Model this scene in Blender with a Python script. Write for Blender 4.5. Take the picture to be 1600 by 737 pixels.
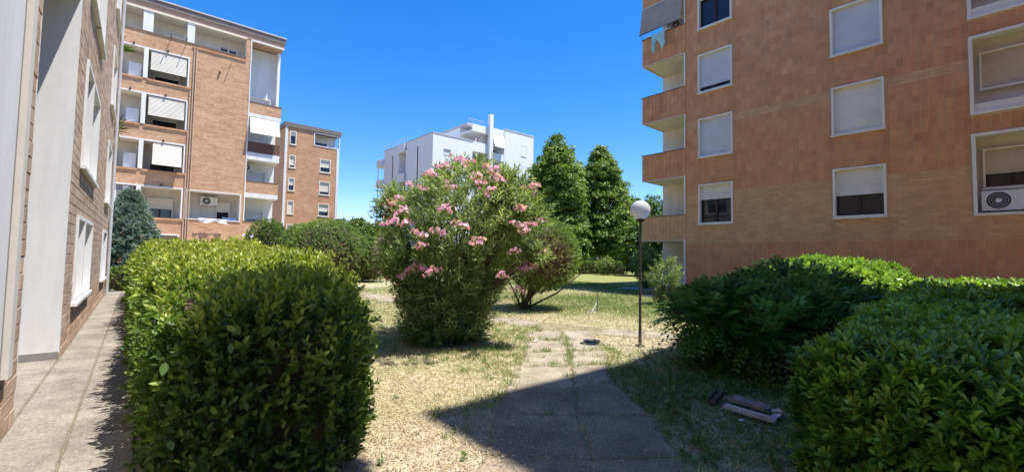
import bpy, math, random
import numpy as np
from mathutils import Matrix, Vector
rng = np.random.default_rng(7)
random.seed(7)
for o in list(bpy.data.objects): bpy.data.objects.remove(o)
scn = bpy.context.scene
COL = scn.collection
R = math.radians

# ------------------------------------------------------------------ camera, sky, sun, exposure
FPX, CAMZ, CYP = 678.41, 1.6, 367.16
yaw, pitch, roll = R(40.751), R(2.775), R(0.988)
fwd = np.array([math.sin(yaw)*math.cos(pitch), math.cos(yaw)*math.cos(pitch), math.sin(pitch)])
r0 = np.array([math.cos(yaw), -math.sin(yaw), 0.0]); u0_ = np.cross(r0, fwd)
rgt = r0*math.cos(roll)+u0_*math.sin(roll); upv = -r0*math.sin(roll)+u0_*math.cos(roll)
cd = bpy.data.cameras.new('camera'); cam = bpy.data.objects.new('camera', cd); COL.objects.link(cam)
cd.sensor_width = 36; cd.lens = FPX/1600*36; cd.clip_start = 0.05; cd.clip_end = 2000
cd.shift_y = (CYP-368.5)/1600
M = Matrix(((rgt[0], upv[0], -fwd[0], 0), (rgt[1], upv[1], -fwd[1], 0), (rgt[2], upv[2], -fwd[2], CAMZ), (0, 0, 0, 1)))
cam.matrix_world = M
scn.camera = cam
SUN_EL, SUN_A = 70.0, 41.0            # elevation; angle from -Y towards +X
sdir = np.array([math.cos(R(SUN_EL))*math.sin(R(SUN_A)), -math.cos(R(SUN_EL))*math.cos(R(SUN_A)), math.sin(R(SUN_EL))])
w = bpy.data.worlds.new('World'); scn.world = w; w.use_nodes = True
nt = w.node_tree; nt.nodes.clear()
sky = nt.nodes.new('ShaderNodeTexSky'); sky.sky_type = 'NISHITA'; sky.sun_disc = False
sky.sun_elevation = R(SUN_EL); sky.sun_rotation = math.atan2(sdir[0], sdir[1])
sky.altitude = 0; sky.air_density = 1.0; sky.dust_density = 0.1; sky.ozone_density = 4.0
bg = nt.nodes.new('ShaderNodeBackground'); bg.inputs['Strength'].default_value = 0.118
wo = nt.nodes.new('ShaderNodeOutputWorld')
hs = nt.nodes.new('ShaderNodeHueSaturation'); hs.inputs['Saturation'].default_value = 1.36
nt.links.new(sky.outputs[0], hs.inputs['Color']); tint = nt.nodes.new('ShaderNodeMix'); tint.data_type = 'RGBA'; tint.blend_type = 'MULTIPLY'; tint.inputs[0].default_value = 1.0; tint.inputs[7].default_value = (0.90, 0.84, 1.0, 1)
nt.links.new(hs.outputs[0], tint.inputs[6]); nt.links.new(tint.outputs[2], bg.inputs[0]); nt.links.new(bg.outputs[0], wo.inputs[0])
sl = bpy.data.lights.new('sun', 'SUN'); sl.energy = 4.3; sl.angle = R(0.53); sl.color = (1, 0.955, 0.88)
so = bpy.data.objects.new('sun', sl); COL.objects.link(so); so.location = (0, 0, 40)
so.rotation_euler = Vector(tuple(-sdir)).to_track_quat('-Z', 'Y').to_euler()
vs = scn.view_settings; vs.view_transform = 'Standard'; vs.look = 'None'; vs.exposure = 1.08; vs.gamma = 1.0; vs.use_curve_mapping = False
scn.render.engine = 'CYCLES'

def ray(px, py): return fwd + rgt*(px-800)/FPX - upv*(py-CYP)/FPX
def at(px, py, depth): return np.array([0, 0, CAMZ]) + ray(px, py)*depth
def gnd(px, py, z=0.0):
    d = ray(px, py); return np.array([0, 0, CAMZ]) + d*((z-CAMZ)/d[2])

# ------------------------------------------------------------------ materials
def newmat(name):
    m = bpy.data.materials.new(name); m.use_nodes = True
    t = m.node_tree; b = t.nodes['Principled BSDF']
    return m, t, b
def N(t, k, **kw):
    n = t.nodes.new(k)
    for a, v in kw.items(): setattr(n, a, v)
    return n
def ramp(t, fac, stops):
    r = t.nodes.new('ShaderNodeValToRGB'); e = r.color_ramp.elements
    while len(e) < len(stops): e.new(0.5)
    for i, (p, c) in enumerate(stops): e[i].position = p; e[i].color = (*c, 1)
    t.links.new(fac, r.inputs[0]); return r.outputs[0]
def noise(t, vec, scale, detail=4, rough=0.55):
    n = t.nodes.new('ShaderNodeTexNoise'); n.inputs['Scale'].default_value = scale
    n.inputs['Detail'].default_value = detail; n.inputs['Roughness'].default_value = rough
    if vec is not None: t.links.new(vec, n.inputs['Vector'])
    return n.outputs['Fac']
def mixc(t, fac, a, b, mode='MIX'):
    n = t.nodes.new('ShaderNodeMix'); n.data_type = 'RGBA'; n.blend_type = mode
    for i, v in ((0, fac), (6, a), (7, b)):
        if hasattr(v, 'links') or hasattr(v, 'is_linked'): t.links.new(v, n.inputs[i])
        else: n.inputs[i].default_value = v if i == 0 else (*v, 1)
    return n.outputs[2]
def bump(t, b, h, strength=0.3, dist=0.02):
    n = t.nodes.new('ShaderNodeBump'); n.inputs['Strength'].default_value = strength; n.inputs['Distance'].default_value = dist
    t.links.new(h, n.inputs['Height']); t.links.new(n.outputs[0], b.inputs['Normal'])
def geo_pos(t): return t.nodes.new('ShaderNodeNewGeometry').outputs['Position']
MATS = {}
def mottled(name, c1, c2, scale=3.0, rough=0.8, bs=0.0, bscale=40, spec=0.3, metallic=0, fine=0.0):
    if name in MATS: return MATS[name]
    m, t, b = newmat(name); p = geo_pos(t)
    f = noise(t, p, scale, 6, 0.6)
    c = ramp(t, f, [(0.3, c1), (0.7, c2)])
    if fine:
        f2 = noise(t, p, bscale*1.3, 3, 0.6)
        c = mixc(t, fine, c, ramp(t, f2, [(0.3, (0.0, 0.0, 0.0)), (0.7, (1, 1, 1))]), 'SOFT_LIGHT')
    t.links.new(c, b.inputs['Base Color'])
    b.inputs['Roughness'].default_value = rough; b.inputs['Specular IOR Level'].default_value = spec; b.inputs['Metallic'].default_value = metallic
    if bs: bump(t, b, noise(t, p, bscale, 4), bs, 0.02)
    MATS[name] = m; return m
def attrmat(name, rough=0.75, trans=0.0, spec=0.3, bs=0.0, bscale=60, mott=0.0, mscale=1.2):
    if name in MATS: return MATS[name]
    m, t, b = newmat(name)
    a = N(t, 'ShaderNodeAttribute', attribute_name='Col'); c = a.outputs['Color']
    p = geo_pos(t)
    if mott:
        f = noise(t, p, mscale, 6, 0.62)
        c = mixc(t, mott, c, ramp(t, f, [(0.25, (0.05, 0.05, 0.05)), (0.75, (0.95, 0.95, 0.95))]), 'SOFT_LIGHT')
    t.links.new(c, b.inputs['Base Color']); b.inputs['Roughness'].default_value = rough; b.inputs['Specular IOR Level'].default_value = spec
    if bs: bump(t, b, noise(t, p, bscale, 4), bs, 0.015)
    if trans:
        tr = N(t, 'ShaderNodeBsdfTranslucent'); mx = N(t, 'ShaderNodeMixShader'); mx.inputs[0].default_value = trans
        c2 = mixc(t, 1.0, c, (1.25, 1.3, 0.55), 'MULTIPLY')
        t.links.new(c2, tr.inputs[0]); t.links.new(b.outputs[0], mx.inputs[1]); t.links.new(tr.outputs[0], mx.inputs[2])
        t.links.new(mx.outputs[0], t.nodes['Material Output'].inputs[0])
    MATS[name] = m; return m
def brickmat(name, c1, c2, cm, bw=0.27, bh=0.075, mortar=0.008, stain=0.35):
    m, t, b = newmat(name); p = geo_pos(t)
    s = N(t, 'ShaderNodeSeparateXYZ'); t.links.new(p, s.inputs[0])
    ad = N(t, 'ShaderNodeMath', operation='ADD'); t.links.new(s.outputs[0], ad.inputs[0]); t.links.new(s.outputs[1], ad.inputs[1])
    cb = N(t, 'ShaderNodeCombineXYZ'); t.links.new(ad.outputs[0], cb.inputs[0]); t.links.new(s.outputs[2], cb.inputs[1])
    br = N(t, 'ShaderNodeTexBrick'); t.links.new(cb.outputs[0], br.inputs['Vector'])
    br.inputs['Scale'].default_value = 1; br.inputs['Brick Width'].default_value = bw; br.inputs['Row Height'].default_value = bh
    br.inputs['Mortar Size'].default_value = mortar; br.inputs['Mortar Smooth'].default_value = 0.3; br.inputs['Bias'].default_value = 0.0
    br.inputs['Color1'].default_value = (*c1, 1); br.inputs['Color2'].default_value = (*c2, 1); br.inputs['Mortar'].default_value = (*cm, 1)
    f = noise(t, p, 0.7, 6, 0.65); f2 = noise(t, p, 6.0, 4, 0.65)
    c = mixc(t, stain, br.outputs[0], ramp(t, f, [(0.3, (0.2, 0.2, 0.2)), (0.7, (0.8, 0.8, 0.8))]), 'SOFT_LIGHT')
    c = mixc(t, 0.4, c, ramp(t, f2, [(0.3, (0.15, 0.15, 0.15)), (0.7, (0.85, 0.85, 0.85))]), 'SOFT_LIGHT')
    t.links.new(c, b.inputs['Base Color']); b.inputs['Roughness'].default_value = 0.85; b.inputs['Specular IOR Level'].default_value = 0.2
    bump(t, b, br.outputs[1], -0.4, 0.01)
    return m
def plaster(name, c, dirt=0.25, streak=True):
    m, t, b = newmat(name); p = geo_pos(t)
    mp = N(t, 'ShaderNodeMapping'); mp.inputs['Scale'].default_value = (3, 3, 0.35); t.links.new(p, mp.inputs[0])
    f = noise(t, mp.outputs[0], 1.0, 6, 0.65); f2 = noise(t, p, 9.0, 4, 0.6)
    d = tuple(x*0.72 for x in c)
    cc = mixc(t, dirt, c, ramp(t, f, [(0.35, d), (0.65, c)]))
    cc = mixc(t, 0.15, cc, ramp(t, f2, [(0.3, (0.2, 0.2, 0.2)), (0.7, (0.8, 0.8, 0.8))]), 'SOFT_LIGHT')
    t.links.new(cc, b.inputs['Base Color']); b.inputs['Roughness'].default_value = 0.85; b.inputs['Specular IOR Level'].default_value = 0.2
    bump(t, b, noise(t, p, 60, 3), 0.12, 0.01)
    return m
M_white = plaster('white_plaster', (0.78, 0.77, 0.76), 0.5)
M_whiteC = plaster('white_render', (0.80, 0.79, 0.80), 0.3)
M_cream = plaster('cream_plaster', (0.73, 0.68, 0.60), 0.5)
M_loggia = plaster('pale_plaster', (0.76, 0.71, 0.62), 0.3)
M_frame = plaster('white_painted_frame', (0.80, 0.75, 0.64), 0.45)
M_brickA = brickmat('sunlit_brick', (0.58, 0.345, 0.205), (0.45, 0.25, 0.145), (0.52, 0.37, 0.25), 0.55, 0.15, 0.012)
M_brickB = brickmat('far_brick', (0.56, 0.315, 0.18), (0.45, 0.245, 0.14), (0.50, 0.34, 0.22), 0.7, 0.2, 0.012)
M_brickD = brickmat('corner_brick', (0.40, 0.20, 0.11), (0.34, 0.165, 0.09), (0.36, 0.25, 0.17), 0.2, 0.3)
M_mortarD = mottled('tile_mortar', (0.64, 0.44, 0.28), (0.50, 0.33, 0.20), 1.1, 0.9)
M_tile = attrmat('clay_tile', 0.62, 0, 0.35, 0.25, 70, 0.28, 1.6)
M_block = attrmat('clay_block', 0.85, 0, 0.2, 0.5, 90, 0.5, 3)
M_mortarL = mottled('block_mortar', (0.34, 0.25, 0.19), (0.26, 0.19, 0.14), 3, 0.95)
M_shut = mottled('shutter_slats', (0.76, 0.71, 0.61), (0.63, 0.58, 0.48), 1.5, 0.5)
M_shut2 = mottled('shutter_grey', (0.60, 0.60, 0.61), (0.52, 0.52, 0.52), 1.5, 0.5)
M_awn = mottled('awning_slats', (0.68, 0.64, 0.56), (0.58, 0.54, 0.46), 1.0, 0.7)
M_awnd = mottled('awning_dark_slats', (0.46, 0.43, 0.41), (0.36, 0.33, 0.32), 2.0, 0.5)
M_brown = mottled('brown_sheet', (0.16, 0.085, 0.06), (0.12, 0.065, 0.05), 3, 0.7)
M_dark = mottled('dark_metal', (0.035, 0.033, 0.03), (0.06, 0.055, 0.05), 8, 0.45, metallic=0.3)
M_wood = mottled('dark_window_wood', (0.05, 0.025, 0.018), (0.03, 0.015, 0.012), 8, 0.5)
M_grey = mottled('grey_stone', (0.30, 0.29, 0.28), (0.22, 0.21, 0.20), 6, 0.8, 0.2)
M_coping = mottled('grey_coping', (0.22, 0.18, 0.16), (0.16, 0.13, 0.12), 3, 0.8)
M_roofw = mottled('roof_flashing', (0.55, 0.55, 0.55), (0.42, 0.42, 0.43), 2, 0.5)
M_bark = mottled('bark', (0.12, 0.085, 0.06), (0.06, 0.042, 0.03), 9, 0.95, 0.6, 30)
M_twig = mottled('twigs', (0.10, 0.07, 0.045), (0.05, 0.038, 0.022), 20, 0.95)
M_ac = mottled('ac_white', (0.68, 0.68, 0.66), (0.58, 0.58, 0.56), 4, 0.45)
M_cloth = mottled('white_cloth', (0.78, 0.78, 0.80), (0.70, 0.70, 0.74), 6, 0.9)
M_cyan = mottled('pale_turquoise_cloth', (0.38, 0.62, 0.62), (0.30, 0.54, 0.55), 6, 0.9)
M_blue = mottled('blue_cloth', (0.10, 0.18, 0.40), (0.08, 0.12, 0.30), 6, 0.9)
M_pole = mottled('painted_pole', (0.055, 0.045, 0.035), (0.10, 0.075, 0.05), 12, 0.45, metallic=0.2)
def glassmat():
    m, t, b = newmat('window_glass'); b.inputs['Base Color'].default_value = (0.02, 0.023, 0.027, 1)
    b.inputs['Roughness'].default_value = 0.04; b.inputs['Specular IOR Level'].default_value = 0.6
    return m
M_glass = glassmat()
def globemat():
    m, t, b = newmat('globe_plastic'); p = geo_pos(t)
    c = ramp(t, noise(t, p, 9, 4), [(0.3, (0.72, 0.73, 0.76)), (0.7, (0.86, 0.87, 0.9))]); t.links.new(c, b.inputs['Base Color'])
    b.inputs['Roughness'].default_value = 0.12; b.inputs['Transmission Weight'].default_value = 0.45; b.inputs['IOR'].default_value = 1.2
    return m
M_globe = globemat()

# ------------------------------------------------------------------ object helpers
def setp(o, label=None, cat=None, group=None, kind=None):
    if label: o['label'] = label
    if cat: o['category'] = cat
    if group: o['group'] = group
    if kind: o['kind'] = kind
    return o
def empty(name, loc, label, cat, group=None):
    o = bpy.data.objects.new(name, None); COL.objects.link(o); o.location = tuple(float(v) for v in loc); o.empty_display_size = 0.2
    o['_loc'] = [float(v) for v in loc]
    return setp(o, label, cat, group)
def absloc(p):
    v = np.zeros(3)
    while p is not None:
        v += np.array(p.location); p = p.parent
    return v
def link(name, me, mat, parent=None, loc=None):
    o = bpy.data.objects.new(name, me); COL.objects.link(o)
    if mat is not None and not me.materials: me.materials.append(mat)
    if parent is not None:
        o.parent = parent
        if loc is None: o.location = tuple(-absloc(parent))      # world-coordinate mesh under its thing
    if loc is not None: o.location = tuple(float(v) for v in loc)
    return o
class MB:
    def __init__(s): s.v = []; s.f = []; s.c = []
    def quad(s, a, b, c, d, col=None):
        n = len(s.v); s.v += [tuple(a), tuple(b), tuple(c), tuple(d)]; s.f.append((n, n+1, n+2, n+3)); s.c += [col]*4
    def box(s, x0, x1, y0, y1, z0, z1, F=None, col=None, skip=()):
        n = len(s.v)
        P = [(x0, y0, z0), (x1, y0, z0), (x1, y1, z0), (x0, y1, z0), (x0, y0, z1), (x1, y0, z1), (x1, y1, z1), (x0, y1, z1)]
        s.v += [F(*p) if F else p for p in P]; s.c += [col]*8
        fs = [(0, 3, 2, 1), (4, 5, 6, 7), (0, 1, 5, 4), (1, 2, 6, 5), (2, 3, 7, 6), (3, 0, 4, 7)]
        s.f += [tuple(n+i for i in f) for k, f in enumerate(fs) if k not in skip]
    def tube(s, pts, rad, n=6, cap=True):
        pts = [np.array(p, float) for p in pts]; base = len(s.v)
        for i, p in enumerate(pts):
            d = pts[min(i+1, len(pts)-1)]-pts[max(i-1, 0)]; d = d/(np.linalg.norm(d)+1e-9)
            a = np.cross(d, (0, 0, 1) if abs(d[2]) < 0.9 else (1, 0, 0)); a /= np.linalg.norm(a); b = np.cross(d, a)
            r = rad[i] if hasattr(rad, '__len__') else rad
            for k in range(n):
                th = 2*math.pi*k/n; s.v.append(tuple(p+r*(a*math.cos(th)+b*math.sin(th)))); s.c.append(None)
        for i in range(len(pts)-1):
            for k in range(n):
                a0 = base+i*n+k; a1 = base+i*n+(k+1) % n; s.f.append((a0, a1, a1+n, a0+n))
        if cap:
            s.f.append(tuple(base+k for k in range(n))[::-1]); s.f.append(tuple(base+(len(pts)-1)*n+k for k in range(n)))
    def lathe(s, prof, c, n=20):
        base = len(s.v)
        for r, z in prof:
            for k in range(n):
                th = 2*math.pi*k/n; s.v.append((c[0]+r*math.cos(th), c[1]+r*math.sin(th), c[2]+z)); s.c.append(None)
        for i in range(len(prof)-1):
            for k in range(n):
                a0 = base+i*n+k; a1 = base+i*n+(k+1) % n; s.f.append((a0, a1, a1+n, a0+n))
    def mesh(s, name, smooth=False):
        me = bpy.data.meshes.new(name); me.from_pydata(s.v, [], s.f); me.update()
        if any(c is not None for c in s.c):
            a = me.attributes.new('Col', 'FLOAT_COLOR', 'POINT')
            a.data.foreach_set('color', np.array([(*(c or (0.5, 0.5, 0.5)), 1) for c in s.c], np.float32).ravel())
        if smooth: me.polygons.foreach_set('use_smooth', [True]*len(me.polygons))
        return me
    def build(s, name, mat, parent=None, smooth=False): return link(name, s.mesh(name, smooth), mat, parent)
def boxp(name, mat, parent, *b, F=None):
    m = MB(); m.box(*b, F=F); return m.build(name, mat, parent)

def bulk_mesh(name, V, T, C):
    """V (n,3) verts, T (m,3) triangles, C (n,3) colours"""
    me = bpy.data.meshes.new(name); nv, nf = len(V), len(T)
    me.vertices.add(nv); me.vertices.foreach_set('co', np.ascontiguousarray(V, np.float32).ravel())
    me.loops.add(nf*3); me.loops.foreach_set('vertex_index', np.ascontiguousarray(T, np.int32).ravel())
    me.polygons.add(nf); me.polygons.foreach_set('loop_start', np.arange(0, nf*3, 3, dtype=np.int32))
    me.polygons.foreach_set('loop_total', np.full(nf, 3, np.int32))
    me.update(calc_edges=True)
    a = me.attributes.new('Col', 'FLOAT_COLOR', 'POINT')
    a.data.foreach_set('color', np.concatenate([C, np.ones((nv, 1))], 1).astype(np.float32).ravel())
    return me
# leaf templates: x across (unit width), y along (unit length), z normal (in lengths)
TL = {
 'fold': (np.array([[0, 0, 0], [-.5, .42, .07], [0, .46, -.03], [.5, .42, .07], [0, 1, -.10]]), np.array([[0, 2, 1], [0, 3, 2], [1, 2, 4], [2, 3, 4]])),
 'flat': (np.array([[0, 0, 0], [-.5, .45, .05], [.5, .45, .05], [0, 1, -.06]]), np.array([[0, 2, 1], [1, 2, 3]])),
 'obo':  (np.array([[0, 0, 0], [-.22, .4, .02], [.22, .4, .02], [-.5, .74, .02], [.5, .74, .02], [-.26, .95, -.05], [.26, .95, -.05], [0, .45, -.02], [0, .78, -.05]]),
          np.array([[0, 7, 1], [0, 2, 7], [1, 7, 8], [1, 8, 3], [7, 2, 8], [2, 4, 8], [3, 8, 5], [8, 4, 6], [8, 6, 5]])),
 'ell': (np.array([[0, 0, 0], [-.36, .2, .05], [.36, .2, .05], [-.5, .46, .06], [.5, .46, .06], [-.36, .74, .02], [.36, .74, .02], [0, 1, -.10], [0, .3, -.03], [0, .65, -.05]]),
          np.array([[0, 8, 1], [0, 2, 8], [1, 8, 3], [8, 2, 4], [3, 8, 9], [8, 4, 9], [3, 9, 5], [9, 4, 6], [5, 9, 7], [9, 6, 7]])),
 'lance': (np.array([[0, 0, 0], [-.5, .35, .03], [0, .4, -.01], [.5, .35, .03], [-.4, .68, .0], [.4, .68, .0], [0, 1, -.12]]), np.array([[0, 2, 1], [0, 3, 2], [1, 2, 4], [2, 3, 5], [2, 5, 4], [4, 5, 6]])),
}
def unit(a): return a/(np.linalg.norm(a, axis=-1, keepdims=True)+1e-9)
def leaves(P, D, Nn, L, W, C, kind='fold'):
    tv, tf = TL[kind]; n = len(P); D = unit(D)
    S = unit(np.cross(D, Nn)); Nn = np.cross(S, D)
    L = np.asarray(L, float).reshape(-1, 1, 1)*np.ones((n, 1, 1)); W = np.asarray(W, float).reshape(-1, 1, 1)*np.ones((n, 1, 1))
    V = P[:, None, :] + S[:, None, :]*W*tv[None, :, 0:1] + D[:, None, :]*L*tv[None, :, 1:2] + Nn[:, None, :]*L*tv[None, :, 2:3]
    T = tf[None]+(np.arange(n)*len(tv))[:, None, None]
    Cc = np.repeat(C[:, None, :], len(tv), 1)
    return V.reshape(-1, 3), T.reshape(-1, 3), Cc.reshape(-1, 3)
def cat_(parts):
    V, T, C, o = [], [], [], 0
    for v, t, c in parts:
        V.append(v); T.append(t+o); C.append(c); o += len(v)
    return np.concatenate(V), np.concatenate(T), np.concatenate(C)
def rdir(n): return unit(rng.normal(size=(n, 3)))
_ph = rng.uniform(0, 6.28, (24,)); _fr = unit(rng.normal(size=(24, 3)))*np.repeat([1.0, 2.1, 4.3, 8.7], 6)[:, None]; _am = np.repeat([1, .55, .3, .16], 6)
def fbm(P, s=1.0): return (np.sin(P@(_fr*s).T+_ph)*_am).sum(1)/5.0       # about -1..1
def pal(n, cols, jit=0.18, f=None):
    cols = np.array(cols); k = len(cols)
    t = np.clip((rng.random(n) if f is None else f), 0, 0.999)*(k-1); i = t.astype(int); u = (t-i)[:, None]
    c = cols[i]*(1-u)+cols[np.minimum(i+1, k-1)]*u
    return np.clip(c*np.exp(rng.normal(0, jit, (n, 1))), 0.004, 0.95)
def sprigs(P, D, nl, tl, L, W, cols, kind='fold', open_=0.9, tip=None, cf=None, up=0.25, jit=0.2):
    """twigs of length tl starting at P along D, each with nl leaves set round it"""
    n = len(P); D = unit(D); a = unit(np.cross(D, rdir(n))); b = np.cross(D, a)
    out = []
    base = rng.uniform(0, 6.28, n)
    for k in range(nl):
        f = (k+1)/nl; th = base+k*2.4
        rad = a*np.cos(th)[:, None]+b*np.sin(th)[:, None]
        op = open_*(1.15-0.55*f)
        d = unit(D*math.cos(op)+rad*math.sin(op)+rng.normal(0, .16, (n, 3))+np.array([0, 0, up*0.3]))
        nn = unit(D*math.sin(op)-rad*math.cos(op)*0.6+np.array([0, 0, up])+rng.normal(0, .2, (n, 3)))
        p = P+D*tl*f
        c = pal(n, cols, jit, None if cf is None else np.clip(cf+rng.normal(0, .12, n)+(tip or 0)*(f-.5), 0, 1))
        s = np.exp(rng.normal(0, .18, n))*(1.08-0.25*f)
        out.append(leaves(p, d, nn, L*s, W*s, c, kind))
    return cat_(out)
M_leaf = attrmat('leaf', 0.45, 0.38, 0.35)
M_leafg = attrmat('glossy_leaf', 0.36, 0.30, 0.5)
M_pet = attrmat('petal', 0.7, 0.35, 0.2)
M_grass = attrmat('grass_blade', 0.75, 0.25, 0.15)

# ------------------------------------------------------------------ ground, paths
def ground_material():
    m, t, b = newmat('dry_lawn'); p = geo_pos(t)
    f1 = noise(t, p, 0.55, 8, 0.65); f2 = noise(t, p, 7.0, 8, 0.7); f3 = noise(t, p, 60.0, 4, 0.7)
    straw = ramp(t, f2, [(0.22, (0.21, 0.15, 0.092)), (0.5, (0.44, 0.365, 0.255)), (0.75, (0.60, 0.525, 0.40))])
    green = ramp(t, f2, [(0.25, (0.14, 0.15, 0.045)), (0.75, (0.32, 0.33, 0.12))])
    s = N(t, 'ShaderNodeSeparateXYZ'); t.links.new(p, s.inputs[0])
    mr = N(t, 'ShaderNodeMapRange'); mr.inputs[1].default_value = 7; mr.inputs[2].default_value = 24; mr.inputs[3].default_value = -0.02; mr.inputs[4].default_value = 0.42
    t.links.new(s.outputs[0], mr.inputs[0])
    ad = N(t, 'ShaderNodeMath', operation='ADD'); t.links.new(f1, ad.inputs[0]); t.links.new(mr.outputs[0], ad.inputs[1])
    g = N(t, 'ShaderNodeMapRange'); g.inputs[1].default_value = 0.44; g.inputs[2].default_value = 0.72; t.links.new(ad.outputs[0], g.inputs[0])
    c = mixc(t, g.outputs[0], straw, green)
    c = mixc(t, 0.6, c, ramp(t, f3, [(0.3, (0.1, 0.1, 0.1)), (0.7, (0.9, 0.9, 0.9))]), 'SOFT_LIGHT')
    t.links.new(c, b.inputs['Base Color']); b.inputs['Roughness'].default_value = 0.95; b.inputs['Specular IOR Level'].default_value = 0.1
    bump(t, b, f3, 0.7, 0.03); return m
gm = MB(); gm.quad((-300, -300, 0), (300, -300, 0), (300, 300, 0), (-300, 300, 0))
setp(gm.build('ground', ground_material()), 'dry straw coloured lawn with greener patches around the shrubs', 'lawn', kind='structure')

def slab_mesh(poly, z0, z1, jit=0.012, rough=0.0):
    """a paving slab: polygon with a worn bevel"""
    if rough:
        q2 = []
        for i in range(len(poly)):
            a, b = np.array(poly[i]), np.array(poly[(i+1) % len(poly)]); k = max(2, int(np.linalg.norm(b-a)/0.09))
            for j in range(k):
                e = a+(b-a)*(j/k); q2.append(tuple(e+rng.normal(0, rough, 2)*(0.4 if j == 0 else 1)))
        poly = q2
    m = MB(); n = len(poly); c = np.mean(poly, 0)
    top = [tuple(np.array(q)+(c-np.array(q))*0.018/max(0.2, np.linalg.norm(c-np.array(q)))) for q in poly]
    tl = [random.uniform(-jit, jit)*0.5 for _ in poly]
    m.v = [(q[0], q[1], z0) for q in poly]+[(q[0], q[1], z1-0.012) for q in poly]+[(q[0], q[1], z1+h) for q, h in zip(top, tl)]
    for i in range(n):
        j = (i+1) % n; m.f += [(i, j, n+j, n+i), (n+i, n+j, 2*n+j, 2*n+i)]
    m.f.append(tuple(2*n+i for i in range(n))); m.c = [None]*len(m.v)
    return m
def concrete(name, c1, c2, c3, sc=2.2):
    m, t, b = newmat(name); p = geo_pos(t)
    f = noise(t, p, sc, 8, 0.7); f2 = noise(t, p, 45, 4, 0.7)
    v = N(t, 'ShaderNodeTexVoronoi'); v.inputs['Scale'].default_value = 55; t.links.new(p, v.inputs['Vector'])
    c = ramp(t, f, [(0.28, c1), (0.52, c2), (0.72, c3)])
    c = mixc(t, 0.55, c, ramp(t, f2, [(0.3, (0.05, 0.05, 0.05)), (0.7, (0.95, 0.95, 0.95))]), 'SOFT_LIGHT')
    t.links.new(c, b.inputs['Base Color']); b.inputs['Roughness'].default_value = 0.92; b.inputs['Specular IOR Level'].default_value = 0.15
    bump(t, b, v.outputs[0], 0.5, 0.012); return m
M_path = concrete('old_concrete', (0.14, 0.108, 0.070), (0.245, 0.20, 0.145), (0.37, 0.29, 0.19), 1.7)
M_path_lit = concrete('sunlit_concrete', (0.17, 0.14, 0.10), (0.31, 0.265, 0.20), (0.42, 0.36, 0.28), 1.7)  # lighter copy of the path concrete, sunlight on the far slabs painted in
M_joint = mottled('joint_soil', (0.14, 0.115, 0.07), (0.30, 0.25, 0.15), 5, 0.95)
M_walk = concrete('pale_pavers', (0.15, 0.13, 0.108), (0.24, 0.212, 0.178), (0.32, 0.285, 0.24), 1.6)
# garden path: axis P0->P1 rows of two slabs, fanning out towards the camera
pb = MB()
rows = [((1.35, 2.20), (2.06, 1.52), (2.75, 0.95)), ((2.16, 2.80), (2.79, 2.23), (3.36, 1.80)), ((2.80, 3.47), (3.45, 2.94), (4.02, 2.47)), ((3.43, 4.05), (4.10, 3.55), (4.70, 3.44)),
        ((4.25, 4.75), (4.88, 4.28), (5.42, 4.02)), ((4.95, 5.40), (5.60, 5.00), (6.15, 4.68)), ((5.65, 6.12), (6.30, 5.72), (6.85, 5.40)), ((6.35, 6.85), (7.0, 6.45), (7.5, 6.1))]
NR = len(rows)
bl = [rows[0][0]]+[r[0] for r in rows[1:]]+[r[2] for r in rows[::-1]]
pb.v = [(x, y, 0.006) for x, y in bl]; pb.f = [tuple(range(len(bl)))[::-1]]; pb.c = [None]*len(bl)
path = setp(pb.build('garden_path', M_joint), 'worn concrete slab path running from the shade across the lawn', 'path', kind='structure')
def lerp2(a, b, t): return (a[0]+(b[0]-a[0])*t, a[1]+(b[1]-a[1])*t)
def inset(poly, d):
    c = np.mean(poly, 0); return [tuple(np.array(q)+(c-np.array(q))/np.linalg.norm(c-np.array(q))*d) for q in poly]
for i in range(NR-1):
    for k in (0, 1):
        q = [rows[i][k], rows[i][k+1], rows[i+1][k+1], rows[i+1][k]]
        gap = 0.018 if i < 3 else (0.05 if k == 0 else 0.04)
        slab_mesh(inset(q, gap), -0.05, 0.015+random.uniform(0, .008), 0.006, 0.009 if i < 3 else 0.03).build('slab', M_path if i < 3 else M_path_lit, path)
# crossing path
A0, A1 = np.array([6.75, 17.5]), np.array([7.0, 8.6])
cpts = [(6.85, 17.6), (6.75, 14.5), (6.75, 11.5), (6.9, 8.8), (7.35, 6.75), (8.1, 5.15), (9.6, 3.6), (11.6, 2.4)]
cb = MB(); cs = []
for i, q in enumerate(cpts):
    a = np.array(cpts[max(i-1, 0)]); b_ = np.array(cpts[min(i+1, len(cpts)-1)]); d = (b_-a)/np.linalg.norm(b_-a); nrm = np.array([-d[1], d[0]])
    cs.append((tuple(np.array(q)+nrm*0.45), tuple(np.array(q)-nrm*0.45)))
for i in range(len(cs)-1): cb.quad((*cs[i][0], 0.005), (*cs[i][1], 0.005), (*cs[i+1][1], 0.005), (*cs[i+1][0], 0.005))
cross = setp(cb.build('crossing_path', M_joint), 'narrow overgrown slab path crossing the lawn behind the oleander', 'path', kind='structure')
for i in range(len(cs)-1):
    ln = np.linalg.norm(np.array(cpts[i+1])-np.array(cpts[i])); ns = max(2, round(ln/0.75))
    for k in range(ns):
        if (i, k) in ((3, 2), (4, 0)): continue
        t0, t1 = k/ns, (k+1)/ns
        q = [lerp2(cs[i][0], cs[i+1][0], t0), lerp2(cs[i][1], cs[i+1][1], t0), lerp2(cs[i][1], cs[i+1][1], t1), lerp2(cs[i][0], cs[i+1][0], t1)]
        slab_mesh(inset(q, 0.06), -0.05, 0.010+random.uniform(0, .006), 0.006, 0.035).build('slab', M_path_lit, cross)
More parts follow.
